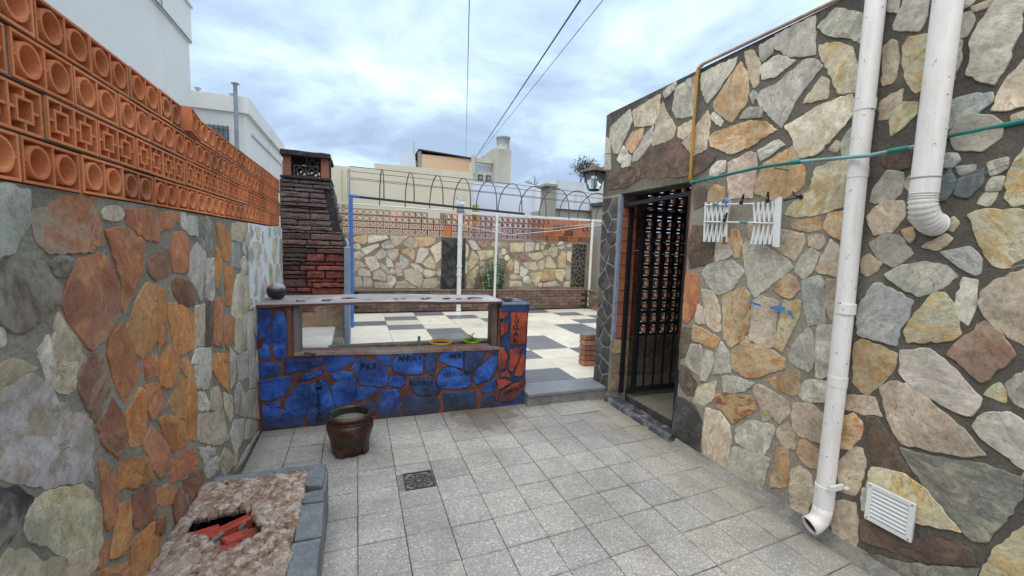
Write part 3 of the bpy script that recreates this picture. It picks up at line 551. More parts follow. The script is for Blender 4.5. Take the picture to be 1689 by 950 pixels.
STONES_L='''b 1314 1691 1414 1693 1403 1619 1365 1589 1352 1555 1298 1542;R 1435 1685 1682 1705 1699 1663 1717 1568 1623 1550 1478 1547 1441 1574 1432 1621;R 1579 1512 1713 1535 1735 1522 1785 1465 1811 1407 1783 1333 1713 1264 1631 1243 1576 1306 1512 1399 1546 1465;n 1294 1500 1333 1524 1372 1529 1448 1489 1505 1451 1500 1407 1397 1369 1341 1364 1283 1399;R 1745 1607 1828 1616 2005 1574 1994 1473 1937 1424 1837 1325 1813 1357 1834 1426 1765 1568;w 1281 1381 1295 1375 1298 1344 1277 1344;w 1410 1286 1449 1318 1466 1250 1466 1213 1434 1220;t 1481 1348 1492 1371 1525 1316 1593 1231 1577 1179 1474 1208 1467 1295;p 1733 1665 1759 1683 1849 1690 1872 1667 1845 1648 1743 1646;n 1482 1517 1534 1524 1566 1517 1549 1494 1504 1485;l 1291 1229 1379 1233 1441 1190 1461 1127 1601 1025 1593 842 1475 907 1421 928 1358 970 1308 1003 1245 1046 1262 1207;y 1266 1299 1389 1253 1364 1245 1306 1242 1258 1224;t 1478 1237 1550 1220 1538 1154 1480 1170 1455 1197;y 1348 919 1410 909 1463 885 1561 824 1622 721 1614 621 1561 608 1428 734 1364 799 1319 861;k 1235 1017 1298 978 1342 929 1318 891 1266 875 1220 880;y 1235 836 1267 851 1330 782 1370 739 1354 708 1232 806;t 1378 733 1433 694 1443 656 1437 641 1366 698;t 1470 676 1585 605 1586 566 1512 580 1455 627;O 1732 668 1799 648 1795 500 1735 493 1661 536 1705 621;O 1790 496 2046 433 2065 401 2001 316 1917 283 1879 285 1783 362;O 1609 602 1663 590 1656 559 1603 549;R 1595 536 1760 445 1776 368 1593 515;R 1633 879 1664 871 1732 733 1708 651 1652 641 1643 678;N 1630 1220 1667 1207 1708 1155 1716 1091 1629 1018 1565 1148 1578 1175;R 1806 1294 1856 1224 1880 1174 1938 1088 1810 1009 1763 1075 1716 1202 1731 1252;O 2146 1107 2189 1119 2272 1057 2265 993 2180 940 2091 982 2092 1078;R 1971 1131 2067 1110 2063 1035 1970 1042;R 1959 1021 2073 993 2114 913 2091 886 1995 872 1966 933;O 1918 1023 1948 997 1948 850 1919 810 1835 838 1805 897 1813 969;N 1734 1050 1772 978 1804 883 1744 841 1681 904 1632 994 1692 1010;O 2320 947 2354 917 2334 734 2220 799 2162 877 2233 917;O 2381 918 2449 918 2489 767 2447 575 2375 625 2365 782;O 2329 1028 2379 1024 2452 948 2434 912 2382 928 2312 988;w 2489 1027 2741 982 2727 858 2665 773 2498 839 2467 954;w 2508 804 2598 772 2673 689 2652 656 2513 710;t 2715 756 2843 725 2912 613 2865 567 2685 649;t 2510 684 2699 614 2647 466 2482 565;t 2734 606 2925 544 2989 333 2805 390 2681 450;O 2057 847 2116 841 2357 704 2346 607 2181 651 2105 746;R 1992 848 2140 676 2144 618 2040 605 1983 683 1918 807;R 2166 616 2394 558 2496 426 2280 483 2144 519 2139 574;O 1755 824 1944 736 1974 633 1819 691 1732 737;N 1823 661 2009 587 1992 514 1959 470 1831 526 1813 569;O 2007 566 2103 538 2171 466 2134 431 2001 517;N 2266 465 2493 395 2565 333 2378 286 2336 280;N 2147 447 2240 455 2308 267 2256 260 2167 328;N 1890 477 2059 422 2042 356 1896 457;w 2477 524 2766 386 2745 371 2556 395;t 2920 312 3110 151 3081 110 2901 151 2793 285;g 2524 395 2779 330 2769 248 2610 286;w 3138 392 3400 302 3368 175 3138 173 3035 339;g 3440 282 3816 111 3731 28 3411 140;g 3113 893 3236 807 3193 652 3083 632;g 3262 801 3545 758 3561 567 3294 619;w 3594 746 3802 627 3777 416 3607 457;g 3293 605 3449 464 3418 306 3193 426 3174 574;t 3480 468 3774 392 3877 104 3461 305;t 2938 655 3109 569 3128 437 3023 439 2948 561;g 3731 28 3879 -21 3791 -103 3357 -65 3100 64 3286 63;O 2772 939 3094 851 3024 639 2847 761 2744 852;O 2017 1411 2180 1363 2183 1305 2113 1186 1947 1136 1898 1167 1847 1270 1942 1368;R 1885 1682 2125 1705 2151 1660 2134 1574 2044 1581 1887 1635;R 2169 1693 2341 1699 2360 1670 2270 1637 2160 1614;N 2035 1500 2220 1545 2241 1466 2207 1426 2085 1420 2030 1455;R 2288 1608 2400 1614 2469 1583 2440 1432 2269 1439 2256 1507;N 2254 1397 2309 1406 2509 1356 2511 1259 2362 1275 2259 1346;O 2193 1304 2296 1293 2493 1213 2460 1046 2314 1054 2252 1096 2195 1236;R 2158 1251 2180 1189 2156 1144 2084 1125 2093 1167;w 2386 1698 2446 1706 2437 1629 2391 1641;g 2457 1693 2601 1696 2591 1603 2461 1615;G 2629 1688 2767 1705 2882 1684 2854 1585 2792 1489 2714 1512 2621 1624;w 2476 1528 2587 1564 2698 1513 2692 1462 2640 1404 2596 1267 2547 1332 2450 1408;g 2709 1471 2841 1477 2835 1269 2781 1243 2672 1278;O 2905 1663 2993 1688 3211 1599 3172 1452 3065 1450 2954 1518;O 2885 1552 2946 1507 3003 1436 2893 1301 2848 1322;O 3040 1410 3235 1411 3195 1264 3139 1170 3034 1185;b 3219 1556 3424 1561 3405 1396 3211 1406;t 3244 1693 3633 1709 3597 1645 3451 1572 3218 1587;c 3215 1236 3322 1342 3462 1345 3417 1049 3241 1059 3167 1104;y 3485 1309 3708 1312 3746 1085 3472 1054;c 3436 1441 3548 1464 3644 1389 3531 1319 3446 1346;t 2514 1239 2652 1239 2628 1026 2486 1039;n 2668 1242 2796 1230 2753 997 2642 1012;R 2831 1236 2961 1242 2989 1144 2927 945 2787 1000;R 3006 1118 3227 1055 3186 909 3044 905 2981 968;t 3249 1045 3527 1042 3500 809 3336 800 3217 850;g 3556 1040 3739 1026 3789 600 3554 767;w 2439 974 2483 1011 2718 989 2741 890;O 2813 916 3082 858 3075 804 2808 877;g 3704 1697 3818 1706 3843 1635 3741 1589;g 3882 1688 4099 1703 4126 1607 3974 1583;g 4341 1703 4569 1710 4509 1611 4371 1592;g 3843 1348 3928 1374 3922 1139 3785 1140;w 3803 1575 4120 1559 4136 1362 3960 1151 3948 1357 3815 1395;g 4211 1525 4355 1454 4294 1302 4196 1392;y 4653 1594 4865 1614 4951 1397 4674 1352 4586 1448;y 4395 1418 4573 1338 4654 1184 4452 1130;g 5034 1595 5180 1596 5168 1180 4981 1356;w 4208 1291 4407 1135 4446 1077 4187 1108;g 4666 1704 5108 1718 5097 1626 4708 1631;t 650 810 660 1049 468 1140 290 1066 277 813 450 692;t 4319 595 4478 660 4550 854 4475 931 4304 1040 4128 907 4121 732;w -905 299 -698 351 -625 541 -808 674 -925 656 -1016 431;t 40 320 150 478 70 691 -187 690 -277 529 -280 436 -144 321;g 997 414 929 645 635 626 584 358 847 269;t 739 1155 676 979 766 849 918 862 995 1069 920 1183;w -361 1115 -295 1280 -429 1465 -677 1357 -731 1204 -538 1026;g 5106 772 5126 920 5050 1113 4796 1075 4728 848 4809 744;t 586 1253 758 1344 737 1532 594 1678 412 1636 339 1417 432 1260;g -343 977 -539 1013 -668 889 -567 718 -430 667 -287 869;g 4285 457 4204 303 4424 115 4587 230 4506 513;g 295 1055 306 1281 83 1341 -40 1230 79 1029;c 808 1315 1115 1371 1127 1607 910 1704 752 1556;t 3905 352 4057 323 4219 498 4118 697 3915 741 3803 589;c 1245 214 1397 117 1599 251 1561 493 1364 532 1187 423;t 4985 450 4795 552 4671 482 4618 241 4742 113 4911 139 5037 257;g 339 686 221 606 202 381 365 281 550 377 523 609;g -12 1181 -175 1252 -335 1136 -305 963 -119 893 13 993;g -45 925 -45 763 103 683 251 772 233 937 114 1023;c 999 699 999 531 1145 463 1275 502 1313 626 1270 751 1089 793;g 283 1412 287 1590 173 1706 -10 1623 -46 1489 60 1350;g 4106 -2 4225 165 4185 242 3996 313 3914 176 3977 54;t -828 1515 -969 1496 -1021 1378 -918 1233 -769 1241 -722 1417;g 4764 756 4669 806 4523 765 4519 639 4592 556 4721 570 4771 627;g -609 481 -664 286 -606 186 -407 205 -331 343 -407 468;t 3831 1117 3768 905 3919 766 4051 829 4067 1031;w -950 956 -1016 823 -962 734 -843 705 -768 821 -793 941;t 4819 1085 4949 1149 4961 1265 4910 1341 4762 1327 4725 1274 4722 1165;t 2600 40 2598 209 2451 225 2393 137 2496 -5;g 5091 499 5136 618 5028 730 4929 708 4871 559 4983 478;g -543 1543 -643 1691 -752 1671 -792 1500 -647 1442;g -120 1499 -262 1433 -261 1294 -123 1276 -42 1422;g 1155 1030 1077 1031 984 959 1020 830 1148 809 1207 924;t -284 1664 -312 1573 -254 1510 -174 1500 -118 1575 -112 1623 -193 1686;w -720 1108 -814 1168 -912 1089 -879 969 -749 961;t 1149 1070 1210 1164 1167 1280 1104 1299 975 1233 953 1163 1040 1070;c 4605 1058 4537 1031 4539 872 4622 843 4739 931 4722 1029;t 5043 183 4945 142 4971 28 5073 38 5097 126;g -114 844 -170 889 -213 882 -263 819 -248 756 -191 732 -104 782;g 3697 1392 3741 1395 3796 1449 3784 1488 3733 1532 3666 1502 3653 1454;g 4056 1180 4073 1147 4154 1149 4179 1183 4176 1234 4111 1269 4079 1247;g -526 1606 -477 1553 -431 1571 -399 1616 -438 1681 -488 1681 -524 1645;g 2768 198 2718 180 2674 108 2725 35 2803 54 2827 109;c 4715 75 4692 138 4639 147 4591 127 4588 40 4630 16 4701 33;t 670 1237 626 1245 570 1210 560 1160 613 1116 660 1136 686 1168;w 808 819 752 758 812 682 903 724 888 814;g -522 572 -493 501 -418 486 -379 530 -378 596 -474 630;g 4630 428 4647 474 4637 520 4578 532 4540 505 4562 433;t 3631 1537 3686 1546 3710 1608 3661 1645 3617 1636 3586 1577;w 1172 1336 1219 1345 1258 1383 1254 1426 1198 1462 1148 1439 1133 1400;c -365 678 -323 622 -272 616 -241 693 -292 741 -335 733;t 1010 389 1008 317 1079 290 1120 340 1086 406;g 4235 1560 4257 1612 4216 1657 4150 1635 4150 1567;w 4275 30 4320 75 4310 112 4256 138 4204 97 4229 41;g 3543 1477 3586 1485 3595 1543 3572 1567 3515 1559 3504 1503;t 772 1270 723 1278 692 1252 704 1192 754 1173 794 1220;w 5097 357 5156 391 5159 433 5099 461 5063 428 5069 376;t 3155 173 3117 145 3123 87 3187 80 3211 148;c 4697 1060 4729 1052 4753 1071 4746 1110 4714 1122 4682 1084;g 4464 18 4495 14 4528 38 4526 76 4487 91 4451 66;g -679 1027 -684 982 -652 965 -608 978 -607 1033 -641 1049'''
STONES_B='''1 -774 1022 -661 1012 -656 945 -717 813 -772 778;1 -622 1019 -570 988 -548 897 -563 623 -617 604 -649 659 -650 930;1 -677 864 -665 811 -687 706 -671 645 -695 609 -734 619 -756 687 -712 738 -704 812;1 -758 575 -617 573 -605 534 -626 474 -753 461;1 -557 600 -275 598 -283 543 -430 503 -559 477;1 -264 621 -29 624 -30 559 -176 472 -248 478;1 -745 430 -539 452 -513 427 -576 300 -676 263 -748 277;1 -570 221 -473 369 -392 394 -391 267 -421 111 -463 107 -564 173;1 -461 412 -430 459 -290 500 -284 456 -389 422;1 -369 368 -263 412 -207 217 -172 108 -296 -25 -416 -10 -393 155;1 -740 223 -571 158 -435 88 -450 -3 -731 15;1 -690 238 -623 247 -613 207 -675 196;1 -216 331 -148 374 -15 387 -23 216 -76 163 -164 148 -186 199;1 -220 444 -118 468 -48 447 -42 398 -148 385;1 -37 495 15 573 90 560 151 531 244 459 260 307 182 305 30 343 -8 428;1 136 606 275 606 291 506 244 492 159 572;1 -1 321 151 291 195 262 90 222 -13 193;2 -24 150 170 169 159 81 121 34 -142 110;1 213 257 340 263 381 57 325 3 178 -2 190 145;1 276 390 395 389 403 312 372 284 271 314;1 306 538 369 609 547 599 564 539 566 393 451 402 323 436 303 488;2 597 588 688 600 690 479 675 368 596 417;1 731 563 781 612 938 604 951 418 845 451 724 512;2 973 602 1171 591 1155 520 1067 401 996 370 972 425;2 452 350 650 343 737 214 703 173 535 197 485 236;1 714 356 767 434 871 432 1018 333 1031 260 981 228 754 237 710 286;1 1210 499 1293 512 1297 403 1216 299 1107 253 1064 293 1072 364;2 391 197 721 141 736 73 715 -14 406 3;2 767 190 1069 190 1090 73 1059 3 775 15;1 1146 177 1217 259 1281 290 1285 183 1165 152;2 1157 85 1184 128 1287 106 1319 -5 1136 -23;2 1180 582 1300 599 1306 520 1227 552;3 1310 1000 1366 978 1392 932 1313 890;3 1432 994 1597 978 1601 882 1588 809 1595 628 1435 632;3 1322 854 1396 830 1389 761 1326 719;3 1318 611 1366 595 1397 506 1382 397 1316 383 1312 511;3 1423 574 1552 586 1514 462 1460 354 1425 375 1435 504;3 1570 533 1595 382 1559 300 1484 315 1516 406;3 1332 312 1402 368 1439 300;3 1304 279 1464 248 1321 184;4 1326 78 1352 159 1596 266 1599 175 1470 55 1355 47'''
STONES_K='''o -68 1681 196 1750 196 1598 120 1542 -56 1602;c 222 1740 596 1747 631 1681 222 1572;t 654 1742 1050 1752 783 1509 729 1548;w 69 1446 415 1565 446 1512 183 1329;g 479 1553 636 1649 743 1548 743 1480 532 1474;p 916 1595 1104 1740 1229 1606 1230 1508 1052 1503;o 1159 1742 1632 1747 1620 1619 1494 1559 1257 1523;y 350 1292 493 1472 598 1380 572 1297 441 1226;p -57 1363 31 1405 158 1328 31 1218 -50 1256;p 598 1435 823 1463 837 1331 731 1213 624 1326;o 917 1444 1025 1488 1189 1479 1190 1368 1164 1241 1081 1309 931 1375;w 1299 1511 1481 1488 1482 1389 1331 1174 1206 1186;w 145 1274 363 1298 462 1076 286 979 183 1153;w 585 1284 678 1245 753 1067 599 1078;w 877 1346 1068 1197 1056 1085 920 1041 879 1166;p 785 1150 852 1179 920 1000 935 888 786 887;w 1082 1156 1220 1158 1388 1033 1347 962 1222 1017;y 1359 1160 1539 1334 1641 1180 1643 1037 1472 1063;c 1523 1489 1621 1577 1776 1667 1782 1297 1655 1180 1610 1350;g 18 989 81 1049 260 978 273 869 30 881;p 325 965 442 1021 586 913 587 761 325 815;g 467 1159 559 1105 652 996 639 913 494 1022;w 613 858 679 900 787 831 801 748 694 608 627 719;c 1362 934 1417 1034 1644 994 1651 908 1475 849;t 961 1000 1111 1058 1334 948 1377 806 1309 621 1114 720 1004 804;p 814 748 977 776 1226 621 788 613;t 1405 806 1660 850 1763 721 1649 620 1366 615;p -46 840 81 855 106 664 -46 637;t 132 855 260 842 312 719 299 637 132 651;p 338 747 600 733 681 617 364 617;t -45 1149 6 1204 209 1073 56 1065 5 1000 -45 988;c 2317 1657 2394 1573 2399 1340 2325 1309;c 2397 1704 2496 1707 2500 1547;c 2326 1250 2388 1193 2378 943 2318 957;w 2383 1703 2503 1722 2691 1509 2508 1503;s 2625 1706 2917 1716 2888 1618 2751 1560 2658 1610;p 2935 1613 2995 1704 3360 1687 3378 1619 3062 1564;y 3408 1671 3749 1701 3757 1493 3431 1469;g 3792 1708 4031 1716 4022 1531 3807 1479;y 2478 1488 2649 1345 2637 1227 2429 1017 2410 1193;y 2615 1471 3001 1497 3005 1354 2698 1258;y 3859 1435 4244 1482 4300 1383 4150 1302 4015 1300;c 4260 1516 4385 1551 4401 1417 4315 1421;y 4415 1505 4492 1695 4670 1613 4645 1423 4560 1374 4435 1434;c 4941 1519 5174 1532 5191 1211 5063 1241 4932 1334;o 4781 1521 4905 1525 4908 1110 4694 1123 4700 1361;y 4387 1348 4454 1396 4639 1170 4642 1107 4346 1124;o 3453 1318 3522 1213 3479 1029 3365 1059 3330 1149;c 3535 1299 3652 1216 3662 970 3547 969;w 3688 1155 3908 1034 3797 878 3697 893;P 3612 1413 3777 1417 3880 1312 3849 1250 3717 1247 3615 1337;p 3751 1217 4084 1248 4159 1100 4093 1043 3856 1080;o 4314 1064 4609 1074 4621 820 4275 781 4239 818;y 4627 1068 4874 1071 4897 982 4819 757 4653 884;g 4923 1168 5192 1188 5209 888 4977 805 4900 918;y 3434 937 3564 945 3732 863 3700 822 3438 821;w 3765 857 3897 904 4009 786 3938 708 3803 739;y 3978 967 4265 1001 4238 850 4126 661 3965 880;p 3407 790 3736 760 3739 661 3428 637;g 4312 718 4658 782 4770 660 4316 635;w 4873 750 5196 790 5205 618 4878 634;y 2431 958 2639 1138 2643 990 2555 841;t 2372 899 2493 885 2558 752 2531 609 2379 609;n 2586 835 2677 865 2804 752 2840 602 2592 597;c 4099 1713 4183 1722 4157 1541 4055 1539;y 4200 1716 4353 1721 4274 1570 4224 1543;y 4860 1707 5162 1743 5113 1658 4935 1637;p 3128 1470 3260 1329 3133 1296;y 4160 1225 4329 1337 4318 1133 4263 1045 4176 1100;w 3265 651 3294 852 3161 995 3022 940 2949 726 3085 595;c -219 1382 -163 1572 -266 1731 -424 1721 -557 1573 -499 1431 -379 1361;y 2922 1073 3087 989 3177 1071 3162 1258 3022 1298 2910 1239;p -469 1150 -628 1286 -828 1251 -883 1120 -742 903 -575 937;c -138 845 -55 980 -177 1153 -358 1064 -320 869;c -539 619 -486 654 -442 765 -536 887 -632 878 -723 787 -691 642;t -725 1692 -865 1673 -915 1556 -814 1413 -667 1421 -620 1595;t 2945 884 2919 1050 2795 1118 2669 996 2735 861;t -180 1179 -178 1302 -237 1357 -352 1328 -377 1231 -318 1144;t -259 775 -236 674 -120 666 -82 757 -140 838;w 4710 1588 4813 1590 4854 1658 4821 1723 4763 1773 4689 1722 4657 1653;p -871 852 -906 773 -825 692 -736 754 -774 833;p 1817 981 1771 1026 1711 1041 1656 989 1671 932 1743 881 1801 907;w -586 1780 -662 1714 -627 1634 -561 1618 -510 1669 -534 1746;w 3417 1322 3362 1397 3302 1381 3274 1337 3303 1281 3371 1265;y 74 1477 35 1550 -31 1550 -68 1509 -79 1474 -6 1427 52 1435;c -769 1399 -829 1360 -814 1307 -761 1281 -714 1325 -714 1373;p -445 1374 -543 1372 -570 1298 -510 1246 -435 1276;c 3199 1523 3188 1446 3206 1408 3282 1399 3316 1457 3292 1521 3250 1548;p 2713 1118 2782 1124 2809 1205 2759 1244 2691 1239 2668 1188;y 3188 1115 3215 1089 3269 1094 3290 1164 3253 1189 3198 1175;w 4285 690 4257 741 4215 741 4166 683 4209 634 4266 639;p 661 971 673 929 726 920 770 957 761 1014 726 1035 685 1029;t -93 1256 -134 1239 -133 1170 -75 1156 -49 1214'''
STONES_COLUMN='''k 3852 230 3760 268 3760 95 3924 95;k 3943 292 3881 239 3958 95 4030 95 4030 296;k 3889 414 3760 372 3760 301 3860 259 3920 311;k 3918 432 3915 430 3948 322 4030 326 4030 419;k 3886 538 3760 559 3760 404 3890 447 3896 453;k 3974 608 3915 546 3925 461 4030 449 4030 599;k 3873 743 3760 669 3760 589 3894 567 3949 625;k 3899 785 3894 767 3977 637 4030 629 4030 844;k 3819 857 3760 906 3760 705 3865 773 3870 793;k 3954 989 3850 867 3891 815 4030 877 4030 898;k 3913 1068 3760 995 3760 946 3828 888 3936 1015;k 3956 1133 3937 1088 3967 1020 4030 944 4030 1177;k 3810 1212 3760 1220 3760 1028 3909 1099 3926 1138;k 3933 1381 3836 1231 3945 1161 4030 1211 4030 1290;k 3888 1445 3885 1446 3760 1415 3760 1251 3808 1243 3912 1405;k 3919 1453 3942 1414 4030 1331 4030 1532;k 3832 1622 3760 1647 3760 1446 3868 1473;k 3948 1705 3862 1628 3898 1475 4030 1569 4030 1671;k 3909 1776 3760 1774 3760 1679 3842 1650 3928 1727;k 3936 1791 3957 1733 4030 1704 4030 1889;k 3841 1907 3760 1904 3760 1804 3899 1806;k 3941 1999 3868 1920 3924 1822 4030 1932 4030 1974;k 3823 2145 3760 2145 3760 1934 3843 1937 3917 2017;k 3860 2145 3945 2029 4030 2005 4030 2145'''
STONES_PEBBLE='''k 5100 710 5074 734 5074 634 5124 634;k 5202 741 5130 710 5153 634 5167 634 5232 720;k 5321 685 5257 708 5202 634 5335 634;k 5373 717 5348 692 5364 634 5446 634 5446 725;k 5147 832 5075 770 5115 734 5184 764;k 5211 863 5170 848 5214 766 5245 746 5261 804;k 5345 825 5288 797 5270 733 5329 712 5352 735;k 5376 853 5372 845 5379 746 5446 754 5446 869;k 5103 905 5074 916 5074 806 5135 858;k 5244 960 5176 991 5129 917 5158 874 5207 891 5252 938;k 5295 913 5273 919 5234 879 5280 824 5347 858 5349 862;k 5385 991 5322 926 5370 881 5446 897 5446 951;k 5147 1031 5074 1037 5074 945 5106 934 5155 1010;k 5240 1095 5173 1040 5181 1019 5247 989 5271 1044;k 5358 1036 5297 1032 5270 970 5279 946 5298 941 5367 1013;k 5402 1089 5383 1050 5395 1019 5446 984 5446 1111;k 5117 1150 5074 1159 5074 1065 5139 1060;k 5233 1145 5204 1167 5145 1152 5165 1070 5231 1123;k 5294 1152 5287 1152 5261 1141 5259 1119 5295 1060 5359 1064 5374 1095;k 5382 1208 5323 1165 5393 1116 5446 1142 5446 1181;k 5177 1290 5157 1298 5074 1240 5074 1188 5128 1177 5191 1192;k 5282 1265 5229 1300 5205 1291 5220 1190 5250 1167 5272 1176;k 5347 1266 5309 1260 5301 1184 5363 1228;k 5372 1279 5391 1234 5446 1212 5446 1320;k 5125 1346 5074 1383 5074 1274 5137 1318;k 5249 1430 5198 1432 5152 1354 5165 1324 5190 1315 5222 1327 5264 1391;k 5312 1369 5286 1374 5250 1319 5300 1287 5341 1293;k 5385 1389 5340 1373 5365 1307 5446 1352 5446 1365;k 5173 1444 5130 1489 5074 1445 5074 1418 5132 1375;k 5263 1487 5221 1537 5150 1509 5197 1460 5250 1458;k 5352 1503 5348 1505 5290 1479 5274 1443 5290 1402 5321 1396 5369 1413;k 5381 1497 5398 1414 5446 1395 5446 1499;k 5119 1515 5119 1516 5100 1560 5074 1578 5074 1480;k 5225 1631 5208 1639 5128 1565 5141 1535 5213 1564;k 5334 1590 5251 1616 5240 1558 5284 1506 5335 1530;k 5373 1605 5362 1594 5364 1528 5368 1525 5446 1527 5446 1600;k 5110 1587 5186 1657 5139 1716 5074 1716 5074 1612;k 5278 1716 5175 1716 5214 1667 5231 1659;k 5356 1716 5314 1716 5255 1644 5344 1616 5354 1626;k 5384 1716 5382 1633 5446 1628 5446 1716'''
STONES_SLATE='''k 1842 817 1800 839 1800 650 1922 650;k 2053 852 1865 817 1944 650 2033 650 2104 824;k 2142 820 2123 819 2055 650 2300 650 2300 716;k 2021 1095 1965 1098 1800 893 1800 862 1851 835 2044 870;k 2066 1110 2040 1098 2064 868 2119 839 2139 840 2235 1022;k 2255 1018 2158 834 2300 740 2300 1025;k 1856 1195 1800 1233 1800 925 1947 1107;k 2125 1291 2047 1330 1878 1202 1964 1118 2028 1114 2059 1129;k 2156 1294 2146 1289 2079 1126 2250 1037 2300 1045 2300 1250;k 1958 1406 1800 1351 1800 1257 1862 1215 2030 1343;k 2169 1398 2077 1544 2008 1529 1972 1420 2052 1350 2138 1307 2146 1312;k 2188 1394 2167 1312 2300 1271 2300 1481;k 1989 1535 1822 1690 1800 1690 1800 1372 1952 1425;k 2188 1690 1851 1690 2004 1549 2076 1564;k 2214 1690 2094 1554 2182 1414 2300 1507 2300 1690'''
STONES_INNER='''k 2875 279 2761 346 2761 171 2917 171;k 3148 352 3045 384 2897 282 2941 171 3088 171;k 3370 314 3229 374 3171 351 3111 171 3428 171;k 3711 426 3513 503 3391 321 3452 171 3576 171 3724 356;k 3739 339 3604 171 3889 171 3889 267;k 3030 401 2947 609 2761 609 2761 371 2883 300;k 3218 393 3205 609 2971 609 3052 405 3161 371;k 3497 519 3476 609 3227 609 3240 393 3375 336;k 3839 609 3498 609 3519 525 3716 447;k 3866 609 3732 431 3745 360 3889 291 3889 609'''
# ================================================================== GROUND AND FLOORS
o = MB().add([(-150, -150, -.03), (150, -150, -.03), (150, 150, -.03), (-150, 150, -.03)], [(0, 1, 2, 3)]).build('ground', 'ground'); struct(o)

floor = empty('courtyard_floor', (0, 0, 0)); struct(floor)
box('mortar_bed', -.9, 2.6, -1.6, 3.95, -.025, -.006, 'cement_dark', floor)
rnd = random.Random(11)
def fx(i): return .2488 * i
def fy(j, x): return 2.218 + .2563 * j + .07 * max(0, x - .75) * (1 if j < 5 else .6)
for i in range(-3, 11):
    for j in range(-8, 7):
        x0, x1 = max(fx(i), -.755), min(fx(i + 1), 2.525)
        if x1 - x0 < .03: continue
        g = .0018
        q = [(x0 + g, fy(j, x0) + g), (x1 - g, fy(j, x1) + g), (x1 - g, min(fy(j + 1, x1), 3.87) - g), (x0 + g, min(fy(j + 1, x0), 3.87) - g)]
        if q[2][1] - q[1][1] < .03: continue
        if q[0][1] < 2.5 and x1 < -.2: continue
        if i == 1 and j == 1: q[2] = (q[2][0], 2.652); q[3] = (q[3][0], 2.652)
        if i == 1 and j == 2: q[0] = (q[0][0], 2.866); q[1] = (q[1][0], 2.866)
        z = rnd.uniform(-.0015, .0015); t = [rnd.uniform(-.001, .001) for _ in range(4)]
        q = [(a + rnd.uniform(-.001, .001), b + rnd.uniform(-.0012, .0012)) for a, b in q]
        cx_, cy_ = sum(a for a, b in q) / 4, sum(b for a, b in q) / 4
        c = .003
        V = [(a - cx_, b - cy_, -.008) for a, b in q] + [(a - cx_, b - cy_, z + tt - .002) for (a, b), tt in zip(q, t)] + \
            [((a - cx_) * .985, (b - cy_) * .985, z + tt) for (a, b), tt in zip(q, t)]
        F = [(k, (k + 1) % 4, (k + 1) % 4 + 4, k + 4) for k in range(4)] + [(k + 4, (k + 1) % 4 + 4, (k + 1) % 4 + 8, k + 8) for k in range(4)] + [(8, 9, 10, 11)]
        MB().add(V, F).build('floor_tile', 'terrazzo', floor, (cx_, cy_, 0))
box('cement_patch', .252, .492, 2.655, 2.862, -.006, -.004, 'concrete', floor)
# cement skirting along the right wall
MB().prism([(2.535, -.004), (2.44, -.002), (2.47, .012), (2.50, .03), (2.535, .075)], -1.5, 2.70, 'xz').build('cement_skirting', 'concrete', floor)

# drain grate
dr = empty('floor_drain', (.39, 2.76, 0), label='square rusty floor drain grate let into the terrazzo tiles', cat='drain')
m = MB(); a, b = .097, .105
for (x0, x1, y0, y1) in ((-a, a, -b, -b + .01), (-a, a, b - .01, b), (-a, -a + .01, -b + .01, b - .01), (a - .01, a, -b + .01, b - .01)): m.box(x0, x1, y0, y1, -.02, .003)
m.build('frame', 'iron_grey', dr)
MB().box(-.086, .086, -.094, .094, -.024, -.019).build('sump', 'pipe_dark', dr)
m = MB()
def ring(m, cx, cy, r0, r1, z0, z1, n=24):
    V = [(cx + r * cos(2 * pi * k / n), cy + r * sin(2 * pi * k / n), z) for (r, z) in ((r0, z0), (r0, z1), (r1, z1), (r1, z0)) for k in range(n)]
    F = []
    for q in range(3):
        for k in range(n): F.append((q * n + k, q * n + (k + 1) % n, (q + 1) * n + (k + 1) % n, (q + 1) * n + k))
    m.add(V, F)
for r in (.016, .034, .052, .070, .084): ring(m, 0, 0, r - .004, r + .004, -.008, -.002)
for k in range(24):
    t = 2 * pi * k / 24; r0, r1 = ((.02, .052), (.052, .084))[k % 2]
    m.box(-.0035, .0035, r0, r1, -.008, -.002, Matrix.Rotation(t, 4, 'Z'))
m.box(-.086, -.07, -.094, -.07, -.008, -.002); m.box(.07, .086, .07, .094, -.008, -.002); m.box(-.086, -.07, .07, .094, -.008, -.002); m.box(.07, .086, -.094, -.07, -.008, -.002)
m.build('grate', 'iron_grey', dr)
# access cover
ac = empty('access_cover', (2.065, 3.65, 0), label='flat pale cement access cover with thin white frame before the step', cat='access cover')
MB().add([(-.215, -.16, .003), (.215, -.135, .003), (.225, .16, .003), (-.21, .165, .003)], [(0, 1, 2, 3)]).build('cover_plate', mortar('cover_cement', (.40, .39, .35), (.30, .29, .26), (.46, .45, .42), .3), ac, (0, 0, .003))
m = MB(); qq = [(-.222, -.168), (.222, -.143), (.232, .168), (-.217, .172)]
for k in range(4):
    p, q = Vector((*qq[k], .006)), Vector((*qq[(k + 1) % 4], .006)); m.tube([p, q], .0045, 6)
m.build('frame', plain('dull_frame', (.52, .52, .49), .7, .2, 9, .2), ac)

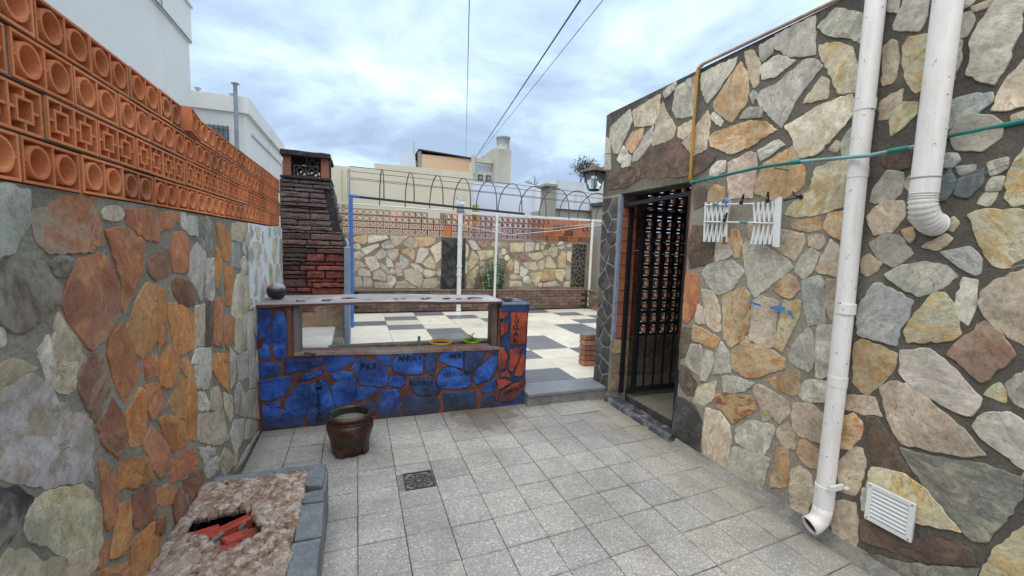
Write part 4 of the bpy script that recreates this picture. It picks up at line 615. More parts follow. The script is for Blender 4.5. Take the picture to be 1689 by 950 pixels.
# ------------------------------------------------------------------ patio (raised)
patio = empty('patio_floor', (0, 0, 0)); struct(patio)
PZ = .13
box('patio_bed', -.12, 6.6, 4.20, 9.6, -.02, PZ - .012, 'cement_dark', patio)
dark = {(3, 6), (3, 7), (4, 8), (2, 8), (5, 4), (5, 5), (6, 3), (6, 1), (5, 0), (1, 0), (2, 1), (3, 2), (0, 1), (0, 3), (1, 4), (1, 5), (-1, 2), (1, 10), (2, 10), (7, 2), (0, 7), (8, 5), (7, 7), (2, 5)}
dark -= {(2, 5)}
for i in range(-1, 10):
    for j in range(0, 11):
        x0 = .5 + .613 * i; y1 = 9.07 - .4495 * j; y0 = y1 - .4495
        MB().bbox(x0 + .002 - x0 - .3, x0 + .611 - x0 - .3, -.2225, .2225, PZ - .012, PZ + rnd.uniform(-.0006, .0006), .002).build(
            'patio_tile', 'tile_grey' if (i, j) in dark else 'tile_cream', patio, (x0 + .3, (y0 + y1) / 2, 0))
# step of dark slate slabs
st = empty('slate_step', (2.05, 4.0, 0), label='dark slate step with grey cement riser between painted pillar and doorway', cat='step')
box('riser', 1.605, 2.56, 3.786, 4.11, -.02, .097, 'concrete', st)
for (x0, x1) in ((1.605, 2.12), (2.123, 2.60)): pass
o = MB().bbox(1.605, 2.60, 3.775, 4.115, .098, .133, .006).build('slab', ceramic('step_slate', (.21, .23, .265), (.33, .33, .33), .5), st)

for c_ in st.children: c_.location = Vector(c_.location) - st.location
# ================================================================== LEFT WALL
lw = empty('left_stone_wall', (-.86, 2, 0), label='long crazy paved stone wall on the left, rust orange and grey stones in cement', cat='stone wall')
LW = 'mortar_left'
def wlink(parent): return parent
box('wall_body', -.97, -.768, -1.6, 5.2, -.02, 1.713, LW, lw)
for o in lw.children: o.location = (0, 0, 0)
def adopt(root):
    """children were modelled in world space; move them so that their thing's origin can sit at its base"""
    for c in root.children: c.location = Vector(c.location) - root.location
STONES_DEFERRED = []
near = ';'.join(q for q in STONES_L.split(';') if max(int(v) for v in q.split()[1::2]) < 1720)
rest = ';'.join(q for q in STONES_L.split(';') if max(int(v) for v in q.split()[1::2]) >= 1720)
for o in stones(near, 0, -.768, 1, .003, 'stone_flush', lw, 4, rough=.002, zmin=.004, grow=.014, jit=.009, bev=.002): o['stain_colour'] = tuple(.5 * q + .5 * w for q, w in zip(o['stain_colour'], (.30, .28, .22)))
stones(rest, 0, -.768, 1, .005, 'stone', lw, 3, rough=.003, zmin=.004, grow=.008)
# white painted joints at the far end
MB().box(-.7675, -.7635, 3.66, 5.19, 1.06, 1.712).build('white_painted_joints', 'white_joint', lw)
adopt(lw)

# breeze blocks
def ring_tube(m, cx, cz, r0, r1, y0, y1, n=18, squash=1.0):
    V = []; F = []
    for (r, y) in ((r0, y0), (r0, y1), (r1, y1), (r1, y0)):
        for k in range(n): V.append((cx + r * cos(2 * pi * k / n), y, cz + r * sin(2 * pi * k / n) * squash))
    for q in range(4):
        for k in range(n):
            F.append((q * n + k, q * n + (k + 1) % n, ((q + 1) % 4) * n + (k + 1) % n, ((q + 1) % 4) * n + k))
    b = len(m.v); m.add(V, F)
    for q in range(4):
        if q in (0, 2):
            for k in range(n): m.sm[len(m.sm) - 4 * n + q * n + k] = True
def breeze_mesh(name, L, H, D, kind, w=.008, n=18, cells=2, rf=.84, mats=None):
    """block lying along x, front at y=0, depth D behind"""
    m = MB(); hx, hz = L / 2, H / 2; fr = .004
    m.box(-hx, hx, 0, D, hz - w, hz); m.box(-hx, hx, 0, D, -hz, -hz + w)
    m.box(-hx, -hx + w, 0, D, -hz + w, hz - w); m.box(hx - w, hx, 0, D, -hz + w, hz - w)
    if cells == 2: m.box(-w / 2, w / 2, 0, D, -hz + w, hz - w)
    cw = (L - w * (cells + 1)) / cells; ch = H - 2 * w
    for c in range(cells):
        cx = -hx + w + cw / 2 + c * (cw + w)
        if kind == 'round':
            r = min(cw, ch) / 2 * rf
            f0 = len(m.f); ring_tube(m, cx, 0, r, r - w * .9, -.001, D - .003, n); f1 = len(m.f)
            m.box(cx - cw / 2, cx - r + .001, .002, D, -w * .45, w * .45); m.box(cx + r - .001, cx + cw / 2, .002, D, -w * .45, w * .45)
        else:
            a = min(cw, ch) / 2 * .62
            m.box(cx - a, cx + a, .001, D, a - w, a); m.box(cx - a, cx + a, .001, D, -a, -a + w)
            m.box(cx - a, cx - a + w, .001, D, -a + w, a - w); m.box(cx + a - w, cx + a, .001, D, -a + w, a - w)
            m.box(cx - cw / 2, cx - a, .002, D, -w / 2, w / 2); m.box(cx + a, cx + cw / 2, .002, D, -w / 2, w / 2)
            m.box(cx - w / 2, cx + w / 2, .002, D, a, ch / 2); m.box(cx - w / 2, cx + w / 2, .002, D, -ch / 2, -a)
    me = m.mesh(name)
    if mats:
        for q in mats: me.materials.append(M[q])
        for p in me.polygons[f0:f1]: p.material_index = 1
    return me
BL = .2312; BH = .1125; BP = .2415; BV = .1225
round_b = breeze_mesh('breeze_block', BL, BH, .115, 'round', w=.0072, n=24, rf=.86); round_b.name = 'breeze_block_round'; square_b = breeze_mesh('breeze_block_square', BL, BH, .115, 'square', w=.0072)
half_b = breeze_mesh('breeze_block_half', BL / 2, BH, .115, 'round', cells=1)
bs = empty('breeze_block_screen', (-.8, 2.3, 1.713), label='orange terracotta breeze block screen on top of the left stone wall', cat='breeze block screen')
rnd = random.Random(5); VAR = {}
def put_block(me, x, y, z, rz, parent, mat, ry=0, **k):
    key = me.name + mat
    if key not in VAR: VAR[key] = me.copy(); VAR[key].materials.clear()
    me = VAR[key]
    return link('breeze_block', me, mat, parent, Vector((x, y, z)) - parent.location, (0, ry, rz), **k)
for row, (z0, off, me) in enumerate(((1.716, 1.392, round_b), (1.8385, 1.495, square_b), (1.961, 1.386, round_b), (2.0835, 1.479, round_b))):
    for k in range(-7, 17):
        y0 = off + k * BP; yc = y0 + BP / 2
        if y0 + BL > 5.22 or y0 < -.3: continue
        zz = z0 + BH / 2 + (yc - 1.4) * .0035
        if row == 3 and 2.24 < y0 < 2.6: continue
        # facing +x: block x axis runs along -y... rotate by +90 deg about z
        o = put_block(me, -.762 + rnd.uniform(-.003, .003), y0 + BL / 2, zz + rnd.uniform(-.001, .001), radians(90) + rnd.uniform(-.012, .012), bs, 'terracotta_stained' if rnd.random() < .16 else 'terracotta', ry=rnd.uniform(-.006, .006))
put_block(half_b, -.762, 2.208 + .058, 2.143, radians(90), bs, 'terracotta')
put_block(round_b, -.752, 2.60, 2.152, radians(97), bs, 'terracotta', ry=.03)
m = MB()
for r, z in enumerate((1.830, 1.9525, 2.0755)):
    ye = 5.2
    m.prism([(-.3, z), (5.2, z + .0175), (5.2, z + .028), (-.3, z + .0095)], -.84, -.766, 'yz')
for row, (z0, off) in enumerate(((1.716, 1.392), (1.8385, 1.495), (1.961, 1.386), (2.0835, 1.479))):
    for k in range(-7, 17):
        y0 = off + k * BP
        if y0 < -.3 or y0 > 5.2 or (row == 3 and 2.2 < y0 < 2.7): continue
        m.box(-.84, -.767, y0 - .0102, y0, z0 + (y0 - 1.4) * .0035, z0 + BH + (y0 - 1.4) * .0035)
m.build('mortar_joints', mortar('breeze_mortar', (.26, .22, .17), (.15, .12, .1), (.33, .29, .24)), bs, -bs.location)

# ================================================================== RIGHT HOUSE
rh = empty('right_stone_house', (2.63, 1, 0), label='tall crazy paved stone house wall on the right with a dark gated doorway', cat='house wall')
X = 2.522
m = MB()
m.prism([(-1.6, -.02), (2.735, -.02), (2.735, 2.17), (-1.6, 2.17)], X, 2.73, 'yz')
m.prism([(-1.6, 2.17), (4.06, 2.17), (4.07, 3.035), (4.0, 3.042), (-1.6, 2.985)], X, 2.73, 'yz')
m.prism([(3.735, -.02), (4.04, -.02), (4.06, 2.17), (3.735, 2.17)], X, 2.73, 'yz')
m.build('wall_body', 'mortar_right', rh)
stones(STONES_R, 0, X, -1, .007, 'stone', rh, 9, rough=.003, zmin=.02, grow=.0085)
MB().box(X - .006, X, 3.738, 4.046, .02, 2.17).build('column_mortar', 'mortar_light', rh)
stones(STONES_COLUMN, 0, X - .006, -1, .007, 'stone_smooth', rh, 10, rough=.003)
# end face of the wall toward the patio, and the house behind it
box('end_face', 2.735, 6.0, 4.062, 4.10, -.02, .12, 'mortar_right', rh)
box('roof_slab', 2.735, 6.0, -1.6, 4.0, 2.42, 2.6, 'raw_wall', rh)
box('inner_back_wall', 5.9, 6.0, 2.0, 4.0, 0, 2.41, 'raw_wall', rh)
box('passage_wall', 2.735, 5.9, 2.40, 2.50, 0, 2.41, 'raw_wall', rh)
# doorway jamb lined with painted bricks
for k in range(11):
    z = .67 + k * .128
    o = box('brick', 2.556, 2.728, 3.716, 3.7345, z + .003, z + .125, 'jamb_brick', rh, .003)
    o['label'] = 'orange painted jamb brick'
box('corner_stripe', 2.514, 2.554, 3.712, 3.737, .64, 2.168, 'blue_grey_paint', rh, .004)
MB().bbox(2.516, 2.728, 3.714, 3.735, .10, .635, .004).build('jamb_foot', 'mortar_back', rh)
for z in (.13, .36, .52):
    me, loc = stone_mesh('stone', [(2.53, z), (2.70, z + .01), (2.71, z + .12), (2.54, z + .14)], 1, 3.714, -1, .006, rnd)
    o = link('stone', me, 'stone', rh, loc); o['base_colour'] = (.42, .33, .2) if z > .5 else (.2, .17, .13); o['stain_colour'] = (.4, .24, .1)
# near jamb
box('jamb_plaster', X - .001, 2.729, 2.7355, 2.748, .62, 2.168, 'terracotta_dark', rh)
# inner wall seen through the doorway
stones(STONES_INNER, 1, 3.965, -1, .012, 'stone', rh, 12, pal={'k': ((.15, .13, .1), (.22, .17, .12))})
box('inner_plinth', 2.735, 5.9, 3.965, 4.055, 0, .625, 'mortar_right', rh)
for k in range(14):
    z = .63 + k * .122
    for x0, x1 in (((2.74, 2.88), (2.883, 3.02)) if k % 2 else ((2.74, 2.95), (2.953, 3.02))):
        box('brick', x0, x1, 3.955, 4.05, z, z + .119, 'terracotta_dark', rh, .003)
# ring block screen inside
M['lit_clay_ring'] = terracotta('backlit_clay_ring', (.5, .24, .16), (.58, .3, .2), (.62, .35, .25), (.3, .15, .1))
one = breeze_mesh('ring_block', .139, .131, .075, 'round', w=.012, n=18, cells=1, rf=.80, mats=('soot', 'lit_clay_ring'))  # paler tubes paint the light through the rings, sooty faces the shade
ib = empty('ring_block_screen', (3.1, 4.0, .63), label='screen of single ring clay blocks seen through the barred doorway', cat='breeze block screen')
for i in range(8):
    for j in range(13):
        link('ring_block', one, None, ib, Vector((3.095 + .142 * i, 3.955, .70 + .134 * j)) - ib.location, (0, 0, 0))
box('side_panel', 4.17, 5.9, 3.96, 4.05, .63, 2.41, 'raw_wall', rh)
adopt(rh)
# passage floor
pf = empty('passage_floor', (3.5, 3.2, 0)); struct(pf)
MB().box(2.735, 5.9, 2.5, 3.965, -.02, .035).build('mortar_bed', 'cement_dark', pf, -pf.location)
tile_me = MB().bbox(-.123, .123, -.123, .123, -.004, .004, .002).mesh('floor_tile')
for i in range(8):
    for j in range(6):
        if 3.0 + .25 * j > 2.5 and 2.62 + .25 * j < 3.84:
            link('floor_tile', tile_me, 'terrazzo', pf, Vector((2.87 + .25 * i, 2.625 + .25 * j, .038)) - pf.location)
# sill
sl = empty('door_sill', (2.62, 3.23, 0), label='worn black painted sill under the iron gate', cat='door sill')
MB().prism([(2.462, -.004), (2.475, .035), (2.50, .055), (2.60, .055), (2.605, -.004)], 2.74, 3.73, 'xz').build('sill_block', plain('worn_black_sill', (.06, .065, .075), .45, .3, 14, .4, 0, dirt=(.27, .26, .25), dirt_at=.49, dscale=7), sl, -sl.location)

# gate
gt = empty('iron_gate', (2.6, 3.6, .09), label='black iron barred gate standing open inside its frame in the doorway', cat='gate')
gl = -gt.location; IB = 'iron_black'
def bar(name, p, q, w, d=None, parent=gt, mat=IB, loc=gl):
    p, q = Vector(p), Vector(q); t = (q - p); L = t.length; d = d or w
    mt = Matrix.Translation(p) @ t.to_track_quat('Z', 'X').to_matrix().to_4x4()
    m = MB(); m.box(-w / 2, w / 2, -d / 2, d / 2, 0, L, mt); return m.build(name, mat, parent, loc)
bar('frame_rail', (2.58, 2.752, 2.085), (2.58, 3.714, 2.06), .036)
bar('frame_post', (2.58, 2.80, .09), (2.58, 2.80, 2.065), .038)
bar('frame_post', (2.64, 3.69, .09), (2.64, 3.69, 2.04), .038)
bar('leaf_stile', (2.77, 3.655, .10), (2.77, 3.655, 2.02), .042)
bar('leaf_stile', (3.39, 3.655, .10), (3.39, 3.655, 2.02), .036)
for z in (.125, 1.0, 2.0): bar('leaf_rail', (2.79, 3.655, z), (3.372, 3.655, z), .014 if z == 1.0 else .034, .03)
for x in (2.894, 3.018, 3.135, 3.252): bar('bar', (x, 3.655, .142), (x, 3.655, 1.983), .015)

# ---- things on the right wall
def tubeobj(name, pts, r, mat, parent, n=14, cap=True): return MB().tube(pts, r, n, cap).build(name, mat, parent, -parent.location)
dp = empty('downpipe', (2.46, 1.5, .05), label='slim white chipped downpipe from roof to floor ending in an open elbow', cat='drainpipe')
tubeobj('pipe', [(2.468, 1.513, 3.4), (2.468, 1.505, 2.0), (2.463, 1.488, .9), (2.46, 1.488, .22)], .044, 'white_pipe', dp, 20)
for z in (2.02, 2.36, 1.30, .9):
    y_ = 1.505 if z > 1.6 else 1.488; x_ = 2.468 if z > 1.6 else 2.463
    tubeobj('collar', [(x_, y_, z), (x_, y_, z + .055)], .0463, 'white_pipe', dp, 20)
tubeobj('collar', [(2.46, 1.488, .205), (2.46, 1.488, .33)], .049, 'white_pipe', dp, 20)
el = [(2.46, 1.488, .22), (2.457, 1.489, .165), (2.445, 1.491, .128), (2.42, 1.497, .104), (2.388, 1.505, .09)]
o = MB().tube(el, [.048, .048, .049, .05, .051], 20, False).build('elbow', 'white_pipe', dp, -dp.location)
o.modifiers.new('thick', 'SOLIDIFY').thickness = .004
tubeobj('elbow_shade_disc', [(2.43, 1.495, .11), (2.402, 1.501, .096)], .0475, 'pipe_dark', dp, 16)  # dark disc painted as the shade inside the open elbow
bar('strap', (2.515, 1.42, .345), (2.515, 1.40, .345), .012, .03, dp, 'white_pipe', -dp.location)
m = MB().box(2.41, 2.51, 1.425, 1.437, .33, .36); m.build('clip', 'white_pipe', dp, -dp.location)

vd = empty('flue_duct', (2.41, 1.18, 1.7), label='thick white flue duct with a corrugated elbow entering the right wall', cat='flue duct')
R0 = .0515
tubeobj('duct', [(2.41, 1.188, 3.4), (2.41, 1.186, 1.90)], R0, 'white_pipe', vd, 28)
MB().tube([(2.41, 1.187, 1.965), (2.41, 1.187, 1.972)], R0 + .0012, 28).build('joint_ring', 'metal_grey', vd, -vd.location)
pts = []; rr = []
K = 34
for k in range(K):
    t = k / (K - 1)
    if t < .25: p = (2.41, 1.186, 1.90 - t * .12)
    else:
        a = (t - .25) / .75 * radians(88); R = .085
        p = (2.41 + R * (1 - cos(a)) * 1.25, 1.186 - .004 * a, 1.87 - R * sin(a) * 1.2)
    pts.append(p); rr.append(R0 + (.003 if k % 3 == 0 else -.0025))
tubeobj('corrugated_elbow', pts, rr, 'white_pipe', vd, 28)
tubeobj('wire_tie', [(2.47, 1.14, 1.95), (2.51, 1.02, 1.985), (2.508, .93, 2.02)], .0012, 'metal_grey', vd, 6)

gp = empty('green_water_pipe', (2.41, 2, 2.12), label='green plastic water pipe running along the right wall above the folding rack', cat='pipe')
tubeobj('pipe', [(2.40, 2.63, 2.130), (2.41, 2.05, 2.155), (2.402, 1.80, 2.145)], .0105, 'green_pipe', gp)
tubeobj('faded_length', [(2.402, 1.80, 2.145), (2.402, 1.42, 2.112), (2.406, 1.21, 2.119)], .0095, 'pale_green_pipe', gp)
tubeobj('pipe', [(2.52, 1.27, 2.16), (2.52, .8, 2.175), (2.52, -.6, 2.20)], .0115, 'green_pipe', gp)
for p, q in (((2.40, 2.62, 2.131), (2.40, 2.585, 2.132)), ((2.402, 1.83, 2.147), (2.402, 1.77, 2.142)), ((2.404, 1.34, 2.115), (2.406, 1.26, 2.117))): tubeobj('coupling', [p, q], .0135, 'green_pipe', gp)
for y in (1.93, 2.50): tubeobj('clip', [(2.515, y, 2.13), (2.40, y, 2.13), (2.40, y, 2.165)], .005, 'metal_grey', gp, 8)
yp = empty('gas_pipe', (2.49, 2.75, 2.2), label='yellow gas pipe rising beside the doorway and along the roof edge', cat='pipe')
tubeobj('riser', [(2.49, 2.735, 2.185), (2.49, 2.74, 2.60), (2.492, 2.742, 3.0)], .0115, 'yellow_pipe', yp)
tubeobj('roof_run', [(2.5, 2.74, 3.0), (2.5, 2.735, 3.03), (2.5, 2.70, 3.045), (2.52, 1.7, 3.03), (2.54, -.5, 3.0)], .0115, 'rust_pipe', yp)
tubeobj('elbow_fitting', [(2.49, 2.735, 2.205), (2.49, 2.735, 2.175), (2.51, 2.735, 2.165)], .0145, 'yellow_pipe', yp)
tubeobj('elbow_fitting', [(2.497, 2.745, 2.98), (2.498, 2.742, 3.025), (2.5, 2.70, 3.045)], .0145, 'rust_pipe', yp)

# folding drying rack
fr = empty('folding_drying_rack', (2.46, 2.2, 1.7), label='white accordion folding clothes rack fixed to the right wall', cat='drying rack')
fl = -fr.location
def slat(name, y0, z0, y1, z1, x, w=.013, mat='white_plastic'):
    p, q = Vector((x, y0, z0)), Vector((x, y1, z1)); t = (q - p).normalized(); n_ = Vector((0, -t.z, t.y)) * w / 2
    V = [p + n_ - t * w / 2, p - n_ - t * w / 2, q - n_ + t * w / 2, q + n_ + t * w / 2]; V = V + [v + Vector((.005, 0, 0)) for v in V]
    MB().add(V, [(0, 1, 2, 3), (7, 6, 5, 4), (0, 4, 5, 1), (1, 5, 6, 2), (2, 6, 7, 3), (3, 7, 4, 0)]).build(name, mat, fr, fl)
for (ya, yb, n_, zt, zb) in ((2.505, 2.30, 5, 1.965, 1.69), (2.105, 1.935, 5, 1.935, 1.675)):
    st_ = (yb - ya) / n_; zm = (zt + zb) / 2
    for k in range(n_):
        y = ya + st_ * k; x = 2.452
        slat('slat', y, zt, y + st_ * .75, zm, x); slat('slat', y + st_ * .75, zm, y + st_ * .3, zb, x)
        slat('slat', y + st_ * 1.0, zt, y + st_ * .45, zm, x + .008); slat('slat', y + st_ * .45, zm, y + st_ * .9, zb, x + .008)
slat('end_post', 2.51, 1.972, 2.497, 1.692, 2.444, .014); slat('end_post', 2.305, 1.975, 2.297, 1.69, 2.444, .014)
slat('end_post', 1.935, 1.94, 1.925, 1.665, 2.444, .02); slat('end_post', 1.912, 1.945, 1.90, 1.665, 2.44, .028)
for (z, ya, yb) in ((1.958, 2.50, 2.09), (1.833, 2.495, 2.05)): tubeobj('rod', [(2.442, ya, z), (2.438, yb, z - .026)], .0055, 'white_plastic', fr, 10)
tubeobj('rod', [(2.444, 2.1, 1.808), (2.444, 1.94, 1.80)], .0045, 'white_plastic', fr, 10)
MB().box(2.443, 2.455, 2.295, 2.325, 1.665, 1.72).build('rusty_foot', 'rust', fr, fl)
tubeobj('bracket', [(2.45, 1.89, 1.935), (2.50, 1.87, 1.95), (2.517, 1.85, 1.955)], .005, 'iron_black', fr, 8)
bm = MB()
for k in range(3): bm.tube([(2.435, 2.325 + .012 * cos(k * 2), 1.97 + .008 * k), (2.43, 2.31, 1.985 - k * .012), (2.445, 2.30 + .01 * k, 1.96)], .010, 8)
bm.tube([(2.44, 2.31, 1.97), (2.442, 2.31, 1.925)], .009, 8)
bm.build('blue_knot', 'blue_plastic', fr, fl)
tubeobj('teal_tape', [(2.437, 2.12, 1.812), (2.437, 2.18, 1.818)], .009, 'teal_cloth', fr, 8)
tubeobj('teal_tape', [(2.44, 2.385, 1.953), (2.44, 2.43, 1.955)], .009, 'teal_cloth', fr, 8)
def peg(y, z, tilt, label):
    g = empty('clothes_peg', (2.43, y, z), label=label, cat='clothes peg', group='black clothes pegs on the folding rack')
    for s in (-1, 1):
        m = MB(); mt = Matrix.Rotation(tilt, 4, 'X') @ Matrix.Rotation(s * .13, 4, 'X')
        m.box(-.005, .005, -.0035 + s * .004, .0035 + s * .004, -.03, .038, mt); m.build('jaw', 'black_plastic', g)
    m = MB(); ring(m, 0, 0, .004, .006, -.006, .006, 10); m.build('spring', 'metal_grey', g)
peg(2.175, 1.962, .28, 'black clothes peg on the upper rod between the two slat bundles')
peg(2.302, 1.85, .35, 'black clothes peg clipped to the lower rod under the blue knot')
peg(1.985, 1.957, -.03, 'upright black clothes peg above the right slat bundle')
tw = empty('wall_hook', (2.50, 1.86, 1.96), label='small black hook on the stones right of the folding rack', cat='hook')
tubeobj('hook_arm', [(2.52, 1.85, 1.96), (2.49, 1.855, 1.965), (2.478, 1.862, 1.99)], .004, 'iron_black', tw, 8)
tubeobj('hook_plate', [(2.512, 1.83, 1.955), (2.505, 1.83, 1.955)], .014, 'iron_black', tw, 10)

# wall vent
vg = empty('wall_vent', (2.50, 1.2, .35), label='white plastic louvred vent grille low on the right wall', cat='vent grille')
vl = -vg.location; va = radians(0)
y0, y1, z0, z1 = 1.105, 1.303, .25, .444
m = MB()
for (a, b, c, d_) in ((y0, y1, z0, z0 + .02), (y0, y1, z1 - .02, z1), (y0, y0 + .022, z0 + .02, z1 - .02), (y1 - .022, y1, z0 + .02, z1 - .02)): m.box(2.486, 2.498, a, b, c, d_)
m.build('frame', 'white_plastic', vg, vl)
MB().box(2.497, 2.517, y0 + .004, y1 - .004, z0 + .004, z1 - .004).build('back_plate', plain('grey_shadow_plastic', (.3, .31, .32), .6, .1, 8, 0), vg, vl)
lou = None
for k in range(7):
    z = z0 + .026 + k * .0212
    V = [(2.487, y0 + .022, z), (2.487, y1 - .022, z), (2.4965, y1 - .022, z + .0175), (2.4965, y0 + .022, z + .0175)]
    V += [(x, y, zz + .003) for x, y, zz in V]
    MB().add(V, [(0, 1, 2, 3), (7, 6, 5, 4), (0, 4, 5, 1), (1, 5, 6, 2), (2, 6, 7, 3), (3, 7, 4, 0)]).build('louvre', 'white_plastic', vg, vl)
for y in (y0 + .011, y1 - .011):
    for z in (z0 + .01, z1 - .01): tubeobj('screw', [(2.487, y, z), (2.484, y, z)], .0035, 'iron_grey', vg, 8)

# blue paint smears
def smear(pts, x):
    m = MB(); n = len(pts); r_ = random.Random(3); P = refine(pts, r_, .01, .004); c = sum(P, Vector((0, 0))) / len(P)
    V = [(x, p.x, p.y) for p in P] + [(x, c.x, c.y)]; k = len(P)
    m.add(V, [(i, (i + 1) % k, k) for i in range(k)]); return m.build('paint_smear', 'paint_blue_smear', rh, -rh.location)
smear([(2.128, 1.289), (2.06, 1.283), (1.998, 1.268), (2.02, 1.262), (2.075, 1.266)], 2.4925)
smear([(1.96, 1.262), (1.905, 1.284), (1.85, 1.283), (1.845, 1.262), (1.90, 1.25)], 2.4925)
smear([(1.83, 1.27), (1.80, 1.262), (1.795, 1.225), (1.825, 1.24)], 2.4925)

# ================================================================== BLUE PAINTED WALL
bw = empty('painted_garden_wall', (.4, 3.98, 0), label='low wall of blue painted stones with rust joints, lettered words and an open serving hatch', cat='garden wall')
Y = 3.868; Y2 = 4.02
m = MB()
m.prism([(-.772, -.02), (1.335, -.02), (1.335, .585), (.26, .60), (-.50, .632), (-.772, .632)], Y, Y2, 'xz')
m.prism([(-.772, .632), (-.50, .632), (-.50, 1.045), (-.772, 1.045)], Y, Y2, 'xz')
m.build('wall_body', 'mortar_rust', bw)
MB().prism([(1.335, -.02), (1.602, -.02), (1.612, 1.02), (1.335, 1.02)], Y + .001, 4.23, 'xz').build('end_pillar', 'mortar_blue', bw)
sill = MB().prism([(-.50, .633), (.26, .601), (1.333, .587), (1.333, .61), (.9, .621), (.26, .625), (-.2, .645), (-.50, .655)], Y - .012, Y2 + .02, 'xz').build('hatch_sill', mortar('worn_sill', (.30, .25, .22), (.2, .09, .06), (.42, .38, .35)), bw)
box('trough_rim', -.26, 1.335, 4.25, 4.36, .1, .598, 'concrete', bw, .01)
box('trough_bed', -.26, 1.335, 4.02, 4.25, .1, .50, 'soil', bw)
rnd = random.Random(21)
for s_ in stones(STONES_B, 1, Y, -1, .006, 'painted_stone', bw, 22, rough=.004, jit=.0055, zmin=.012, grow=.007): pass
# dark outlines painted round the pillar stones and some blue ones
lines = MB()
for idx, (c, poly) in enumerate(parse(STONES_B)):
    if c in '34' or idx in (20, 21, 22, 23, 25, 26, 19, 24, 4, 8):
        P = refine(poly, rnd, .03, .003); cc = sum(P, Vector((0, 0))) / len(P)
        P = [p + (p - cc).normalized() * .010 for p in P]
        for i in range(len(P)):
            a, b = P[i - 1], P[i]; t = (b - a); 
            if t.length < 1e-4: continue
            t.normalize(); n_ = Vector((-t.y, t.x)) * rnd.uniform(.0018, .0034)
            lines.add([(a.x - n_.x, Y - .003, max(a.y - n_.y, .003)), (b.x - n_.x, Y - .003, max(b.y - n_.y, .003)), (b.x + n_.x, Y - .003, max(b.y + n_.y, .003)), (a.x + n_.x, Y - .003, max(a.y + n_.y, .003))], [(0, 1, 2, 3)])
lines.build('painted_outlines', 'paint_black', bw)
# brush lettering
def word(txt, x, z, size, rot=0, y=None, parent=bw, sx=1.0):
    r_ = random.Random(txt + str(x)); out = MB(); n = len(txt); adv = size * .66 * sx
    for k, chh in enumerate(txt):
        cu = bpy.data.curves.new('word', 'FONT'); cu.body = chh; cu.size = size * r_.uniform(.88, 1.12); cu.align_x = 'CENTER'; cu.align_y = 'CENTER'; cu.offset = size * r_.uniform(.014, .034); cu.resolution_u = 2
        o = bpy.data.objects.new('word', cu); COL.objects.link(o)
        dg = bpy.context.evaluated_depsgraph_get(); me = bpy.data.meshes.new_from_object(o.evaluated_get(dg)); bpy.data.objects.remove(o); bpy.data.curves.remove(cu)
        me.transform(Matrix.Rotation(r_.uniform(-.14, .14), 4, 'Z') @ Matrix.Diagonal((sx * r_.uniform(.9, 1.08), 1, 1, 1)))
        px_, py_ = (k - (n - 1) / 2) * adv, r_.uniform(-.05, .05) * size
        vv = [(v.co.x + px_ + noise.noise(Vector((v.co.x * 40, v.co.y * 40, x + k))) * size * .08, v.co.y + py_ + noise.noise(Vector((v.co.x * 40, v.co.y * 40, x + 5 + k))) * size * .09, 0) for v in me.vertices]
        out.add(vv, [tuple(p.vertices) for p in me.polygons]); bpy.data.meshes.remove(me)
    return link('painted_word', out.mesh('painted_word', False), 'paint_black', parent, (x, y if y else Y - .0155, z), (pi / 2, -rot, 0))
word('PAZ', .09, .50, .075); word('ANGEL', .455, .555, .068, .02); word('AMOR', .875, .548, .062, -.02, sx=.78); word('FELICIDAD', .885, .372, .056, .03, sx=.74)
word('ALEGRIA', .56, .312, .056, -.03, sx=.85)
for k, ch in enumerate('AMISTAD'): word(ch, -.315 + .004 * (k % 2), .39 - .056 * k, .06)
for k, ch in enumerate('JUGAR'): word(ch, 1.478 + .006 * (k % 2), .925 - .064 * k, .068)
word('FAMILIA', 1.472, .166, .060, .36, sx=.78)
# timber lining of the hatch
box('timber_post', -.508, -.45, 3.885, 4.03, .645, 1.045, 'wood_grey', bw, .005)
box('timber_post', -.548, -.512, 3.858, 3.88, .62, 1.045, 'wood_edge', bw, .004)
box('timber_post', 1.245, 1.30, 3.90, 4.05, .60, 1.045, 'wood_post', bw, .005)
box('timber_post', 1.304, 1.334, 3.885, 4.0, .60, 1.04, 'wood_edge', bw, .006)
# pillar cap
m = MB().bbox(1.318, 1.625, 3.848, 4.25, 1.018, 1.047, .01); m.build('pillar_cap', mortar('cap_paint', (.16, .18, .24), (.05, .09, .2), (.3, .3, .31)), bw)
MB().bbox(1.325, 1.618, 3.856, 3.872, .955, 1.018, .006).build('cap_drip', 'mortar_blue', bw)
adopt(bw)
# nail / bolt on the sill
nl = empty('iron_bolt', (-.38, 3.85, .64), label='rusty iron bolt lying on the left end of the hatch sill', cat='bolt')
MB().tube([(-.04, .0, .016), (.03, -.005, .004)], .008, 8).build('shank', 'iron_grey', nl)
MB().tube([(.03, -.005, .004), (.045, -.006, .001)], .013, 6).build('head', 'iron_grey', nl)
